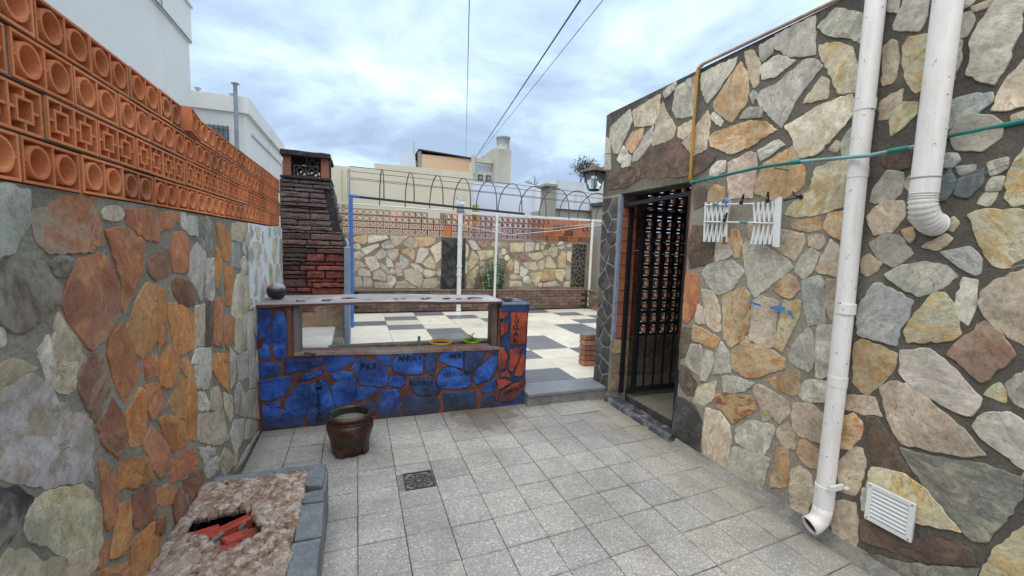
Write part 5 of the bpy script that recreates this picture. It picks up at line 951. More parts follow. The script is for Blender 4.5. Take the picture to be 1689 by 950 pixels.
# counter board
cb = empty('counter_board', (.27, 4.0, 1.05), label='long warped wooden counter board lying across the painted wall', cat='counter board')
m = MB(); N = 40; xs = [-.775 + (1.325 + .775) * k / N for k in range(N + 1)]
V = []
for x in xs:
    yf = 3.84 + .012 * sin(x * 5) + .008 * noise.noise(Vector((x * 6, 0, 0))); zt = 1.078 + .006 * sin(x * 3 + 1); th = .026 + .008 * noise.noise(Vector((x * 5, 3, 0)))
    yb = 4.33 + .06 * (1 - (x + .775) / 2.1) + .012 * noise.noise(Vector((x * 5, 7, 0)))
    V += [(x, yf, zt - th), (x, yf - .004, zt - .004), (x, yf + .006, zt), (x, yb, zt + .004), (x, yb, zt - th)]
F = []
for k in range(N):
    for q in range(5): a = k * 5 + q; b = k * 5 + (q + 1) % 5; F.append((a, b, b + 5, a + 5))
F += [(4, 3, 2, 1, 0), tuple(N * 5 + q for q in range(5))]
me = MB().add(V, F).mesh('board'); me.materials.append(M['wood_shelf']); me.materials.append(M['wood_edge'])
for p in me.polygons:
    if p.normal.z < .6: p.material_index = 1
link('board', me, None, cb, -cb.location)
def blob(name, pts, z, mat, parent, off):
    r_ = random.Random(len(pts)); P = refine(pts, r_, .02, .003); c = sum(P, Vector((0, 0))) / len(P); k = len(P)
    V = [(p.x, p.y, z) for p in P] + [(p.x, p.y, z - .004) for p in P]
    F = [tuple(range(k)), tuple(reversed(range(k, 2 * k)))] + [(i, (i + 1) % k, (i + 1) % k + k, i + k) for i in range(k)]
    return MB().add(V, F).build(name, mat, parent, off)
def arc(cx, cy, r, a0, a1, w, n=8, sq=.55):
    o_ = [(cx + r * cos(radians(a0 + (a1 - a0) * i / n)), cy + sq * r * 2 * sin(radians(a0 + (a1 - a0) * i / n))) for i in range(n + 1)]
    i_ = [(cx + (r - w) * cos(radians(a0 + (a1 - a0) * i / n)), cy + sq * (r - w * 1.2) * 2 * sin(radians(a0 + (a1 - a0) * i / n))) for i in range(n + 1)]
    return o_ + i_[::-1]
zb = 1.0855
for pts in ([( -.14, 4.06), (-.075, 4.02), (0, 4.06), (-.01, 4.10), (-.08, 4.13), (-.13, 4.10)], arc(.36, 3.99, .05, 95, 265, .02), [(.375, 4.01), (.44, 4.02), (.40, 3.96)],
            arc(-.24, 3.96, .05, 60, 300, .014), arc(.60, 3.99, .04, 100, 300, .02), [(.63, 4.05), (.67, 4.04), (.64, 3.99), (.61, 4.0)], [(.76, 3.98), (.82, 4.03), (.85, 4.0), (.80, 3.95)],
            arc(.92, 3.94, .035, 20, 160, .02), arc(1.09, 3.96, .085, 20, 175, .022), arc(.09, 3.95, .035, 10, 170, .01), arc(-.45, 3.97, .04, 150, 330, .012), [(-.28, 3.99), (-.2, 4.01), (-.21, 3.99)]):
    blob('burnt_hole_inlay', pts, zb, 'pipe_dark', cb, -cb.location)  # raised dark pieces paint burn marks and the shade inside carved holes
# lump on the counter
sb = empty('black_lump', (-.655, 4.12, 1.083), label='black tarry lump with rust and white patches on the left end of the counter', cat='lump')
bmm = bmesh.new(); bmesh.ops.create_icosphere(bmm, subdivisions=4, radius=.075)
for v in bmm.verts:
    n_ = noise.noise(v.co * 22); f_ = noise.noise(v.co * 60); v.co *= 1 + .09 * n_ + .05 * f_; v.co.z = max(v.co.z * .98, -.062); v.co.x *= 1.05
me = bpy.data.meshes.new('lump'); bmm.to_mesh(me); bmm.free(); me.polygons.foreach_set('use_smooth', [True] * len(me.polygons))
mm = MT('tarry_lump'); tc = mm.n('ShaderNodeTexCoord').outputs['Object']; sx_ = mm.n('ShaderNodeSeparateXYZ'); mm.l(tc, sx_.inputs[0])
nn = mm.noise(25, 5, .6); up_ = mm.math('ADD', sx_.outputs[2], mm.math('MULTIPLY', mm.math('SUBTRACT', nn, .5), .06))
lf = mm.math('SUBTRACT', mm.math('MULTIPLY', sx_.outputs[0], -1), 0)
cc = mm.mix(mm.ramp(up_, [(.02, 0.), (.04, 1.)]), (.012, .013, .02), mm.mix(mm.ramp(lf, [(.015, 0.), (.025, 1.)]), (.33, .35, .38), (.3, .1, .05)))
mm.color(cc); mm.rough(.35); mm.bump(mm.noise(60, 4, .6), .6, .01)
link('lump', me, mm.m, sb, (0, 0, .064))
# wire tangle on the pillar
wt = empty('wire_tangle', (1.42, 3.98, 1.047), label='tangle of rusty wire and twigs on top of the end pillar', cat='wire tangle')
m = MB(); r_ = random.Random(4)
for k in range(9):
    a = r_.uniform(0, 6.28); pts = [(.06 * cos(a + t * 2.2) * r_.uniform(.6, 1.1), .05 * sin(a + t * 2.2), .008 + .035 * r_.random()) for t in range(5)]; m.tube(pts, .004, 6)
m.tube([(-.03, 0, .01), (.14, -.05, .006)], .004, 6); m.tube([(.02, .02, .02), (.10, .05, .008)], .003, 6)
m.build('wire', plain('grey_wire', (.16, .15, .14), .8, .3, 20, .3), wt)
me = MB().lathe([(.0, .02), (.012, .024), (.016, .034), (.011, .045), (0, .048)], 12).mesh('knob'); link('knob', me, 'concrete', wt, (0, .0, .0))
# pots in the trough
for (x, mat, lab, plant) in ((.785, 'pot_yellow', 'yellow plastic pot in the trough behind the painted wall', 0), (1.11, 'pot_green', 'lime green plastic pot with a seedling in the trough', 1)):
    r0 = .115 if not plant else .10
    g = empty('flower_pot', (x, 4.15, .50), label=lab, cat='flower pot')
    MB().lathe([(.0, 0), (r0 * .75, 0), (r0 * .97, .115), (r0 * 1.03, .115), (r0 * 1.03, .132), (r0 * .95, .132), (r0 * .9, .08), (0, .08)], 28).build('pot', mat, g)
    MB().lathe([(0, .105), (r0 * .93, .103)], 20).build('soil', 'soil', g)
    if plant:
        MB().tube([(0, 0, .1), (.004, 0, .19)], .004, 6).build('stem', 'leaf_dark', g)
        m = MB()
        for k in range(6):
            a = k * 1.05; z = .13 + .012 * k
            m.add([(0, 0, z), (.02 * cos(a) - .012 * sin(a), .02 * sin(a) + .012 * cos(a), z + .012), (.05 * cos(a), .05 * sin(a), z + .008), (.02 * cos(a) + .012 * sin(a), .02 * sin(a) - .012 * cos(a), z + .012)], [(0, 1, 2, 3)])
        m.build('leaf', plain('seedling_green', (.08, .2, .03), .5, .2, 20, 0), g)
pp = empty('green_standpipe', (.575, 4.17, .5), label='short grey green pipe stub standing in the trough beside the yellow pot', cat='pipe')
MB().tube([(0, 0, 0), (0, 0, .185)], .014, 12).build('pipe', 'pale_green_pipe', pp)

# ================================================================== BRONZE CAULDRON
po = empty('bronze_cauldron', (-.052, 3.325, 0), label='round bronze brown glazed cauldron planter on short feet', cat='cauldron')
prof = [(.0, .014), (.118, .014), (.132, .02), (.139, .07), (.150, .125), (.165, .175), (.170, .205), (.166, .228), (.156, .24), (.150, .246), (.153, .253), (.148, .259), (.142, .266), (.150, .272), (.160, .282), (.163, .292), (.158, .302), (.146, .306), (.134, .303), (.129, .292), (.132, .27), (.139, .245), (.0, .245)]
me = MB().lathe(prof[:-1], 48).mesh('bowl'); link('bowl', me, 'bronze', po)
MB().lathe([(.1395, .243), (.09, .238), (0, .24)], 32).build('standing_water', 'bowl_inside', po)
for k in range(4):
    a = radians(45 + 90 * k + 12); c_, s_ = cos(a), sin(a)
    m = MB(); rings = [(.118, .115, .052, .12), (.125, .128, .046, .06), (.128, .12, .034, .02), (.130, .112, .036, 0)]
    V = []
    for (ro, ri_, hw, z) in rings:
        for (r_o, t) in ((ro + .008, -hw), (ro + .013, 0), (ro + .008, hw), (ri_ - .03, hw * .8), (ri_ - .03, -hw * .8)):
            V.append((r_o * c_ - t * s_, r_o * s_ + t * c_, z))
    F = []
    for i in range(3):
        for q in range(5): a_ = i * 5 + q; b_ = i * 5 + (q + 1) % 5; F.append((a_, b_, b_ + 5, a_ + 5))
    F += [(0, 1, 2, 3, 4), (19, 18, 17, 16, 15)]
    m.add(V, F, False); m.build('foot', 'bronze', po)

# ================================================================== FOREGROUND PLANTER
pl = empty('broken_planter', (-.45, 1.5, 0), label='low planter by the left wall, slate rim and broken mosaic top with a hole', cat='planter')
H = .29
hole = [(-.719, 2.204), (-.662, 2.21), (-.603, 2.236), (-.536, 2.241), (-.488, 2.221), (-.472, 2.161), (-.42, 2.083), (-.409, 1.999), (-.445, 1.985), (-.494, 1.952), (-.538, 1.927), (-.583, 2.012), (-.641, 2.068), (-.706, 2.093)]
MB().bbox(-.19, -.163, -.2, 2.58, -.01, .268, .006).build('side_wall', 'concrete', pl)
MB().bbox(-.76, -.19, 2.552, 2.58, -.01, .268, .006).build('side_wall', 'concrete', pl)
rnd = random.Random(31)
def rim(poly, zt, name='rim_slate'):
    me, loc = stone_mesh('rim_slate', poly, 2, .262, 1, zt - .262, rnd, rough=.0015, bev=.005, jit=.0025, step=.06, grow=-.001)
    return link(name, me, 'slate_rim', pl, loc)
rim([(-.73, 2.505), (-.445, 2.512), (-.437, 2.605), (-.735, 2.60)], .292)
rim([(-.438, 2.515), (-.31, 2.512), (-.27, 2.508), (-.262, 2.37), (-.178, 2.35), (-.172, 2.60), (-.43, 2.606)], .293)
rim([(-.272, 2.31), (-.165, 2.33), (-.165, 2.22), (-.21, 2.215), (-.268, 2.222)], .288)
ys = [2.205, 1.925, 1.66, 1.38, 1.10, .8, .5, .2, -.1]
for a, b in zip(ys, ys[1:]):
    rim([(-.262, b + .004), (-.150, b + .006), (-.150 - .01 * rnd.random(), a - .004), (-.272, a - .003)], .291)
def point_in(p, poly):
    c = False
    for i in range(len(poly)):
        a, b = poly[i], poly[i - 1]
        if (a[1] > p[1]) != (b[1] > p[1]) and p[0] < (b[0] - a[0]) * (p[1] - a[1]) / (b[1] - a[1]) + a[0]: c = not c
    return c
N1, N2 = 60, 190; V = []; F = []; idx = {}
for j in range(N2 + 1):
    for i in range(N1 + 1):
        x = -.765 + .50 * i / N1; y = .2 + (2.515 - .2) * j / N2
        z = .272 + .012 * noise.noise(Vector((x * 9, y * 9, 1))) + .013 * noise.noise(Vector((x * 32, y * 32, 4))) + .004 * noise.noise(Vector((x * 90, y * 90, 7)))
        if x > -.29: z = min(z, .276)
        V.append((x, y, z))
for j in range(N2):
    for i in range(N1):
        q = [j * (N1 + 1) + i, j * (N1 + 1) + i + 1, (j + 1) * (N1 + 1) + i + 1, (j + 1) * (N1 + 1) + i]
        c = (sum(V[k][0] for k in q) / 4, sum(V[k][1] for k in q) / 4)
        if not point_in(c, hole): F.append(tuple(q))
o = MB().add(V, F, True).build('mosaic_bed', 'rubble', pl)
sm_ = o.modifiers.new('thick', 'SOLIDIFY'); sm_.thickness = .035; sm_.offset = -1
MB().box(-.765, -.2, .0, 2.54, -.01, .13).build('earth_fill', 'soil', pl)
m = MB(); r_ = random.Random(8)
for k in range(330):
    x, y = r_.uniform(-.75, -.29), r_.uniform(1.1, 2.48)
    if point_in((x, y), hole): continue
    r0 = r_.uniform(.005, .015) * (1.35 if r_.random() < .15 else 1); a = r_.uniform(0, 3.14); n_ = 7; z = .276 + .012 * noise.noise(Vector((x * 9, y * 9, 1)))
    V = []; e = r_.uniform(.6, 1)
    for t, (s, h) in enumerate(((1, 0), (.8, .004), (.35, .0065))):
        for q in range(n_):
            u, v = r0 * s * cos(6.283 * q / n_), r0 * e * s * sin(6.283 * q / n_)
            V.append((x + u * cos(a) - v * sin(a), y + u * sin(a) + v * cos(a), z + h - .002 + u * .25))
    F = [(t * n_ + q, t * n_ + (q + 1) % n_, (t + 1) * n_ + (q + 1) % n_, (t + 1) * n_ + q) for t in range(2) for q in range(n_)] + [tuple(2 * n_ + q for q in range(n_))]
    m.add(V, F, True)
o = m.build('shell_chips', 'shell', pl, kind='stuff')
def lump_brick(x, y, z, l, w, h, rx, ry, rz, mat):
    bm = bmesh.new(); bmesh.ops.create_cube(bm, size=1)
    for v in bm.verts: v.co = Vector((v.co.x * l, v.co.y * w, v.co.z * h))
    bmesh.ops.bevel(bm, geom=bm.edges[:], offset=.006, segments=1, affect='EDGES')
    me = bpy.data.meshes.new('brick'); bm.to_mesh(me); bm.free()
    link('brick', me, mat, pl, (x, y, z), (rx, ry, rz))
bp = plain('red_painted_brick', (.36, .045, .025), .6, .35, 30, .5, 0, dirt=(.42, .3, .25), dirt_at=.6, dscale=30)
for a in ((-.655, 2.125, .243, .13, .085, .06, .12, -.05, .25, bp), (-.54, 2.165, .252, .14, .06, .05, -.15, -.1, .45, bp), (-.515, 2.085, .240, .12, .055, .05, .2, .2, .75, bp),
          (-.545, 2.01, .24, .11, .045, .05, .1, .15, .95, bp), (-.455, 2.09, .225, .09, .1, .05, .3, .1, .3, M['terracotta_old']), (-.60, 2.095, .245, .09, .018, .05, .1, 0, .9, M['concrete']),
          (-.50, 2.15, .255, .07, .014, .05, 0, 0, 1.2, M['concrete']), (-.48, 2.02, .225, .11, .02, .05, .2, 0, 1.0, M['concrete']), (-.57, 2.05, .228, .14, .06, .05, 0, 0, .5, M['concrete'])): lump_brick(*a)
for k in range(12):
    lump_brick(rnd.uniform(-.69, -.45), rnd.uniform(1.99, 2.2), .215, .07, .05, .05, rnd.uniform(-.4, .4), rnd.uniform(-.4, .4), rnd.uniform(0, 3), [bp, M['terracotta_old'], M['concrete'], M['rubble']][k % 4])
adopt(pl)

# ================================================================== CHIMNEY / BARBECUE
ch = empty('barbecue_chimney', (-.48, 5.9, 0), label='sooty split brick barbecue chimney leaning against the left wall', cat='chimney')
FY = 5.62
prof = [(-.84, .60), (-.135, .60), (-.15, 1.52), (-.31, 2.30), (-.84, 2.30)]
MB().prism(prof, FY, 6.25, 'xz').build('core', 'soot', ch)
# hearth below
box('hearth_base', -.84, -.135, 4.42, 5.615, 0, .50, 'concrete', ch)
box('ash_bed', -.79, -.25, 4.44, 5.60, .50, .54, 'ash', ch, .01)
MB().bbox(-.25, -.145, 4.45, 5.60, .50, .525, .005).build('hearth_edge', mortar('sooty_edge', (.2, .19, .17), (.1, .1, .09), (.3, .29, .27)), ch)
MB().bbox(-.135, -.085, 5.0, 6.26, .12, 1.53, .006).build('side_facing', 'blue_grey_paint', ch)
MB().bbox(-.165, -.13, 5.48, 5.612, .525, 1.0, .006).build('side_post', 'wood_grey', ch)
m = MB(); V = []; F = []
for i in range(13):
    for j in range(9):
        x = -.80 + .64 * i / 12; z = .53 + .30 * j / 8
        V.append((x, FY - .012 - .012 * noise.noise(Vector((x * 14, z * 14, 2))) - (.015 if z > .68 + .06 * noise.noise(Vector((x * 9, 3, 0))) else 0), z))
for i in range(12):
    for j in range(8): a = i * 9 + j; F.append((a, a + 9, a + 10, a + 1))
m.add(V, F, True).build('broken_plaster', 'plaster_broken', ch)
rnd = random.Random(41)
def cbrick(x0, x1, z0, z1, col, st_=None, dep=.045):
    poly = [(x0 + .004, z0 + .006), (x1 - .004, z0 + .006), (x1 - .004, z1 - .006), (x0 + .004, z1 - .006)]
    me, loc = stone_mesh('brick', poly, 1, FY, -1, dep * rnd.uniform(.6, 1.2), rnd, step=.03, jit=.003, rough=.010, bev=.008, grow=.001)
    o = link('brick', me, 'chimney_brick', ch, loc); o['base_colour'] = jitcol(col, rnd, .2); o['stain_colour'] = jitcol(st_ or tuple(c * 1.9 for c in col), rnd)
M['chimney_brick'] = stone_material('chimney_brick', .6, .8, 1.0)
# soot greys would drown in lichen grey: use a plain version of the stone shader
def chimney_mat():
    m = MT('split_brick'); a, b, r = objcol(m); n = m.noise(16, 8, .7); f = m.noise(60, 5, .7)
    col = m.mix(m.ramp(n, [(.45, 0.), (.68, 1.)]), a, b); col = m.mix(1, col, m.ramp(f, [(.3, .6), (.7, 1.3)]), 'MULTIPLY')
    m.color(col); m.rough(.55); m.bump(m.math('ADD', m.math('MULTIPLY', n, 2), f), .8, .012); return m.m
M['chimney_brick'] = chimney_mat()
zs = [2.302, 2.252, 2.202, 2.159, 2.088, 2.035, 1.987, 1.966, 1.916, 1.836, 1.765, 1.71, 1.678, 1.601, 1.536, 1.503]
for z1, z0 in zip(zs, zs[1:]):
    def xr(z): return -.15 - .16 * (z - 1.52) / .78 if z > 1.52 else -.145
    R_ = xr((z0 + z1) / 2); inner = R_ - (.085 if 1.70 < z0 < 2.2 else .0)
    cuts = [-.83]; x = -.83 + rnd.uniform(.1, .35)
    while x < inner - .12: cuts.append(x); x += rnd.uniform(.16, .42)
    cuts.append(inner)
    t = (2.3 - z0) / .8
    for a, b in zip(cuts, cuts[1:]):
        k = rnd.uniform(.8, 1.25); base = (.12 * k + .08 * t, .088 * k + .008 * t, .078 * k)
        cbrick(a, b, z0, z1, base, (.19, .175, .165) if rnd.random() < .6 else (.11, .09, .085))
    # ledges up the battered side
    me, loc = stone_mesh('brick', [(5.63, z0 + .004), (6.23, z0 + .004), (6.23, z1 - .004), (5.63, z1 - .004)], 0, R_ - .004, 1, .022 * rnd.uniform(.5, 1.5), rnd, rough=.004)
    o = link('brick', me, 'chimney_brick', ch, loc); o['base_colour'] = (.07, .065, .065); o['stain_colour'] = (.17, .17, .18)
dk, br, rd, rr_ = (.07, .045, .04), (.13, .05, .04), (.20, .055, .042), (.27, .07, .048)
for z1, z0, L in ((1.503, 1.437, [(-.83, -.462, dk), (-.455, -.14, br)]), (1.437, 1.382, [(-.83, -.575, dk)]), (1.382, 1.338, [(-.83, -.575, dk)]), (1.437, 1.338, [(-.57, -.37, rd), (-.362, -.14, rd)]),
                  (1.338, 1.294, [(-.83, -.63, dk), (-.625, -.255, br), (-.25, -.14, br)]), (1.294, 1.232, [(-.81, -.642, dk), (-.637, -.466, rd), (-.458, -.139, rr_)]),
                  (1.232, 1.18, [(-.83, -.577, br)]), (1.18, 1.134, [(-.83, -.577, dk)]), (1.232, 1.134, [(-.57, -.37, rd), (-.362, -.139, rd)]),
                  (1.134, 1.028, [(-.83, -.577, br)]), (1.134, 1.09, [(-.57, -.245, rd), (-.24, -.139, br)]), (1.09, 1.028, [(-.57, -.51, br), (-.505, -.137, rr_)]),
                  (1.028, .975, [(-.81, -.685, br), (-.68, -.525, rd)]), (1.028, .938, [(-.52, -.137, rr_)]), (.975, .90, [(-.81, -.525, br)]), (.938, .90, [(-.52, -.137, rd)]),
                  (.895, .85, [(-.81, -.52, rd), (-.51, -.3, br)]), (.85, .804, [(-.81, -.45, rd)]), (.80, .755, [(-.81, -.50, br)]), (.75, .715, [(-.81, -.48, rr_)])):
    for a, b, c in L: cbrick(a, b, z0, z1, c)
me, loc = stone_mesh('plaster_flake', [(-.48, .73), (-.40, .78), (-.2, .80), (-.16, .90), (-.5, .89), (-.46, .80)], 1, FY - .02, -1, .02, rnd, rough=.008)
link('plaster_flake', me, 'plaster_broken', ch, loc)
# chimney head
MB().bbox(-.83, -.285, 5.56, 6.2, 2.305, 2.335, .008).build('head_slab', 'soot', ch)
for x0, x1 in ((-.80, -.715), (-.40, -.315)):
    box('head_pier', x0, x1, 5.58, 5.72, 2.335, 2.56, 'terracotta_dark', ch, .004); box('head_pier', x0, x1, 6.0, 6.14, 2.335, 2.56, 'terracotta_soot', ch, .004)
cbm = breeze_mesh('breeze_block', .262, .125, .085, 'round', w=.014)
for (x, y, z, rz) in ((-.56, 5.575, 2.40, 0), (-.66, 5.70, 2.50, .12), (-.43, 5.62, 2.505, -.05), (-.56, 6.02, 2.42, 0), (-.56, 6.02, 2.54, 0)): link('breeze_block', cbm, 'terracotta_soot', ch, (x, y, z), (0, 0, rz))
me, loc = stone_mesh('cap_slab', [(-.82, 5.53), (-.295, 5.53), (-.29, 6.18), (-.82, 6.18)], 2, 2.572, 1, .045, rnd, rough=.006, bev=.012, step=.1, jit=.008)
link('cap_slab', me, 'soot', ch, loc)
adopt(ch)

# brick stub beside the doorway corner
bk = empty('brick_bench_end', (2.95, 4.62, PZ), label='low end of weathered red brickwork behind the doorway column', cat='brick bench')
rnd = random.Random(6)
MB().box(2.685, 3.4, 4.56, 4.66, PZ, .50).build('core', 'cement_dark', bk, -bk.location)
for k in range(6):
    z = PZ + .008 + .065 * k; off = .06 * (k % 2)
    for i in range(3):
        x0 = 2.67 + i * .16 - off * (i > 0)
        MB().bbox(x0, x0 + .152 - (off if i == 0 else 0), 4.535, 4.60, z, z + .056, .004).build('brick', 'brick_red', bk, -bk.location)
    for i in range(1):
        MB().bbox(2.668 , 2.70, 4.605, 4.67, z, z + .056, .004).build('brick', 'brick_red', bk, -bk.location)
MB().bbox(2.672, 3.4, 4.538, 4.67, .515, .53, .004).build('cap', 'concrete', bk, -bk.location)

# ================================================================== BACK WALL
kw = empty('back_stone_wall', (2.6, 9.55, 0), label='sand and cream crazy paved wall at the far end of the patio', cat='stone wall')
KY = 9.462
box('wall_body', -1.0, 5.62, KY, 9.62, -.02, 1.765, 'mortar_back', kw)
stones(STONES_K, 1, KY, -1, .007, 'stone_smooth', kw, 51, rough=.002)
box('dark_pilaster', 1.775, 2.325, KY - .03, KY - .001, .60, 1.76, 'cement_dark', kw)
stones(STONES_SLATE, 1, KY - .03, -1, .008, 'stone_smooth', kw, 52, pal={'k': ((.018, .017, .018), (.04, .035, .035))})
box('pebble_panel', 5.045, 5.475, KY - .014, KY - .001, .60, 1.76, 'mortar_back', kw)
stones(STONES_PEBBLE, 1, KY - .014, -1, .012, 'stone_smooth', kw, 53, pal={'k': ((.018, .018, .02), (.04, .04, .042))})
box('side_return', 5.62, 5.75, 6.0, 9.62, -.02, 1.9, 'raw_wall', kw)
adopt(kw)
pk = empty('brick_planter', (2.6, 9.3, PZ), label='long low planter of thin grey brown bricks under the back wall', cat='brick planter')
bm_ = terracotta('thin_brown_brick', (.13, .09, .07), (.18, .12, .09), (.25, .17, .13), (.09, .08, .07))
thin = [MB().bbox(-.118, .118, 0, .05, -.034, .034, .006).mesh('brick') for _ in range(1)][0]
MB().box(-.11, 5.6, 9.235, 9.43, PZ, .555).build('core', 'cement_dark', pk, -pk.location)
MB().box(5.41, 5.61, 7.4, 9.21, PZ, .555).build('core', 'cement_dark', pk, -pk.location)
rnd = random.Random(13)
for r in range(6):
    z = PZ + .036 + .0725 * r
    for i in range(-1, 23):
        x = .02 + .243 * i + (.12 if r % 2 else 0)
        if x < -.0 or x > 5.3: continue
        link('brick', thin, bm_, pk, Vector((x, 9.2 + rnd.uniform(-.004, .006), z)) - pk.location, (0, rnd.uniform(-.004, .004), rnd.uniform(-.01, .01)))
    for i in range(7):
        link('brick', thin, bm_, pk, Vector((5.385, 9.05 - .243 * i - (.12 if r % 2 else 0), z)) - pk.location, (0, 0, -pi / 2))
MB().bbox(-.13, 5.42, 9.18, 9.29, .565, .598, .01).build('ledge', mortar('brown_ledge', (.2, .15, .12), (.12, .09, .07), (.32, .26, .2)), pk, -pk.location)
MB().bbox(5.37, 5.61, 7.4, 9.175, .565, .598, .01).build('ledge', mortar('brown_ledge2', (.2, .15, .12), (.12, .09, .07), (.32, .26, .2)), pk, -pk.location)
MB().box(-.1, 5.6, 9.29, 9.45, .55, .585).build('soil', 'mortar_back', pk, -pk.location)

# back breeze screen
bb = empty('back_breeze_screen', (2.6, 9.5, 1.77), label='weathered red breeze block screen on top of the far back wall', cat='breeze block screen')
kr = breeze_mesh('breeze_block', .262, .122, .04, 'round', w=.010, n=14, rf=.9); ks = breeze_mesh('breeze_block', .262, .122, .04, 'square', w=.010)
rnd = random.Random(17)
for row, (off, me) in enumerate(((.393, ks), (.26, ks), (.26, kr), (.133, kr))):
    for k in range(-4, 21):
        x = off + .268 * k + .131
        if x < -.75 or x > 5.6: continue
        if row == 3 and 1.5 < x < 1.72: continue
        put_block(me, 0, 0, 0, 0, bb, 'terracotta' if (x > 4.4 and rnd.random() < .45) or rnd.random() < .05 else 'terracotta_old').location = Vector((x, 9.468 + rnd.uniform(-.003, .003), 1.837 + .1295 * row)) - bb.location
m = MB()
for row in range(1, 4): m.box(-.9, 5.62, 9.472, 9.535, 1.7735 + .1295 * row - .0055, 1.7735 + .1295 * row + .0025)
m.build('mortar_joints', 'terracotta_old', bb, -bb.location)
MB().box(1.83, 1.98, 9.44, 9.466, 1.775, 2.02).build('orange_stretcher', 'terracotta', bb, -bb.location)
MB().box(1.76, 1.83, 9.44, 9.466, 2.02, 2.29).build('grey_stretcher', 'concrete', bb, -bb.location)
bw2 = empty('screen_backing_wall', (5.1, 9.75, 0), label='dim block wall close behind the right end of the far screen', cat='wall')
MB().box(4.45, 6.2, 9.72, 9.85, 0, 2.28).build('wall_slab', 'raw_wall', bw2, -bw2.location)

# ================================================================== PERGOLA FRAME
pg = empty('arched_pergola_frame', (2.5, 8.4, PZ), label='bare pergola of thin iron arches and wires over the patio', cat='pergola')
gl2 = -pg.location
def pt(name, pts, r, mat, n=8): return MB().tube(pts, r, n).build(name, mat, pg, gl2)
pt('front_beam', [(.02, 7.7, 2.350), (3.05, 7.7, 2.238)], .021, 'iron_black', 8)
pt('beam_end', [(-.11, 7.68, 2.36), (.04, 7.7, 2.352)], .026, 'blue_post')
pt('post', [(-.085, 7.63, PZ), (-.098, 7.66, 2.375)], .033, 'blue_post', 10)
pt('post_tip', [(-.118, 7.68, 2.37), (-.118, 7.7, 2.80)], .012, 'metal_grey')
pt('rear_rail', [(-.14, 9.2, 2.352), (2.05, 9.2, 2.33)], .012, 'white_post')
MB().box(2.05, 5.75, 9.17, 9.23, 2.285, 2.335).build('rear_beam', 'white_post', pg, gl2)
pt('post', [(2.955, 9.15, PZ), (2.967, 9.15, 2.33)], .03, 'white_post', 10)
pt('post', [(5.425, 9.14, PZ), (5.428, 9.14, 2.30)], .032, 'white_post', 10)
for k in range(11):
    x = .437 + .512 * k; pts = []
    far = 2.35; near = 2.335 - .037 * max(0, x)
    for i in range(21):
        a = pi * i / 20; y = 8.45 - .75 * cos(a); base = near + (far - near) * i / 20
        pts.append((x, y, base + (2.945 - .01 * k - base) * sin(a) ** .8))
    pt('arch', pts, .0105, 'iron_grey', 8)
for (ya, za, r) in ((8.45, 2.945, .006), (8.0, 2.79, .005), (8.95, 2.78, .005)):
    pt('wire', [(-.13, ya, za + .02), (2.5, ya, za - .03), (5.7, ya, za - .12)], r, 'iron_grey', 6)
pt('wire', [(-.13, 7.7, 2.66), (2.5, 7.72, 2.60), (5.7, 7.75, 2.52)], .005, 'iron_grey', 6)
# pole lamp
lp = empty('pole_lamp', (2.10, 9.05, PZ), label='white chipped pipe lamp post with a clear glass globe', cat='lamp post')
ll = -lp.location
MB().tube([(2.10, 9.05, PZ), (2.10, 9.05, 2.30)], .05, 16).build('post', 'white_post', lp, ll)
for z in (PZ + .02, .93, 1.12, 1.6, 2.03): MB().tube([(2.10, 9.05, z), (2.10, 9.05, z + .035)], .06, 16).build('collar', 'white_post', lp, ll)
MB().lathe([(.05, 2.28), (.075, 2.30), (.09, 2.33), (.075, 2.36), (.09, 2.385), (.115, 2.40), (.115, 2.412), (.06, 2.42), (.065, 2.47), (.0, 2.475)], 20, (2.1, 9.05, 0)).build('lamp_base', 'metal_grey', lp, ll)
bmm = bmesh.new(); bmesh.ops.create_uvsphere(bmm, u_segments=20, v_segments=12, radius=.105); me = bpy.data.meshes.new('globe'); bmm.to_mesh(me); bmm.free(); me.polygons.foreach_set('use_smooth', [True] * len(me.polygons))
link('globe', me, 'clear_glass', lp, Vector((2.1, 9.05, 2.57)) + ll)
# snake plant
sp_ = empty('snake_plant', (3.04, 9.34, .58), label='upright snake plant with banded leaves in the far brick planter', cat='plant')
rnd = random.Random(77)
for k in range(60):
    x0, y0_ = rnd.gauss(0, .11), rnd.uniform(-.04, .07); h = rnd.uniform(.5, .86) * (1 - .8 * min(abs(x0), .3)); lx = x0 * rnd.uniform(.6, 1.5) + rnd.uniform(-.04, .04); w = rnd.uniform(.02, .032); a = rnd.uniform(0, 3.14)
    V = []
    for i in range(7):
        t = i / 6; ww = w * (1 - t ** 3) * (.7 + .3 * sin(pi * t)); tw_ = a + t * 1.2
        c = Vector((x0 + lx * t * t * .9, y0_ + .05 * t * t * cos(a), h * t))
        for s in (-1, 0, 1): V.append(c + Vector((cos(tw_) * ww * s, sin(tw_) * ww * s, 0)) + Vector((-sin(tw_), cos(tw_), 0)) * (.006 if s == 0 else 0))
    F = [(i * 3 + q, i * 3 + q + 1, i * 3 + q + 4, i * 3 + q + 3) for i in range(6) for q in range(2)]
    MB().add(V, F, True).build('leaf', 'snake', sp_)
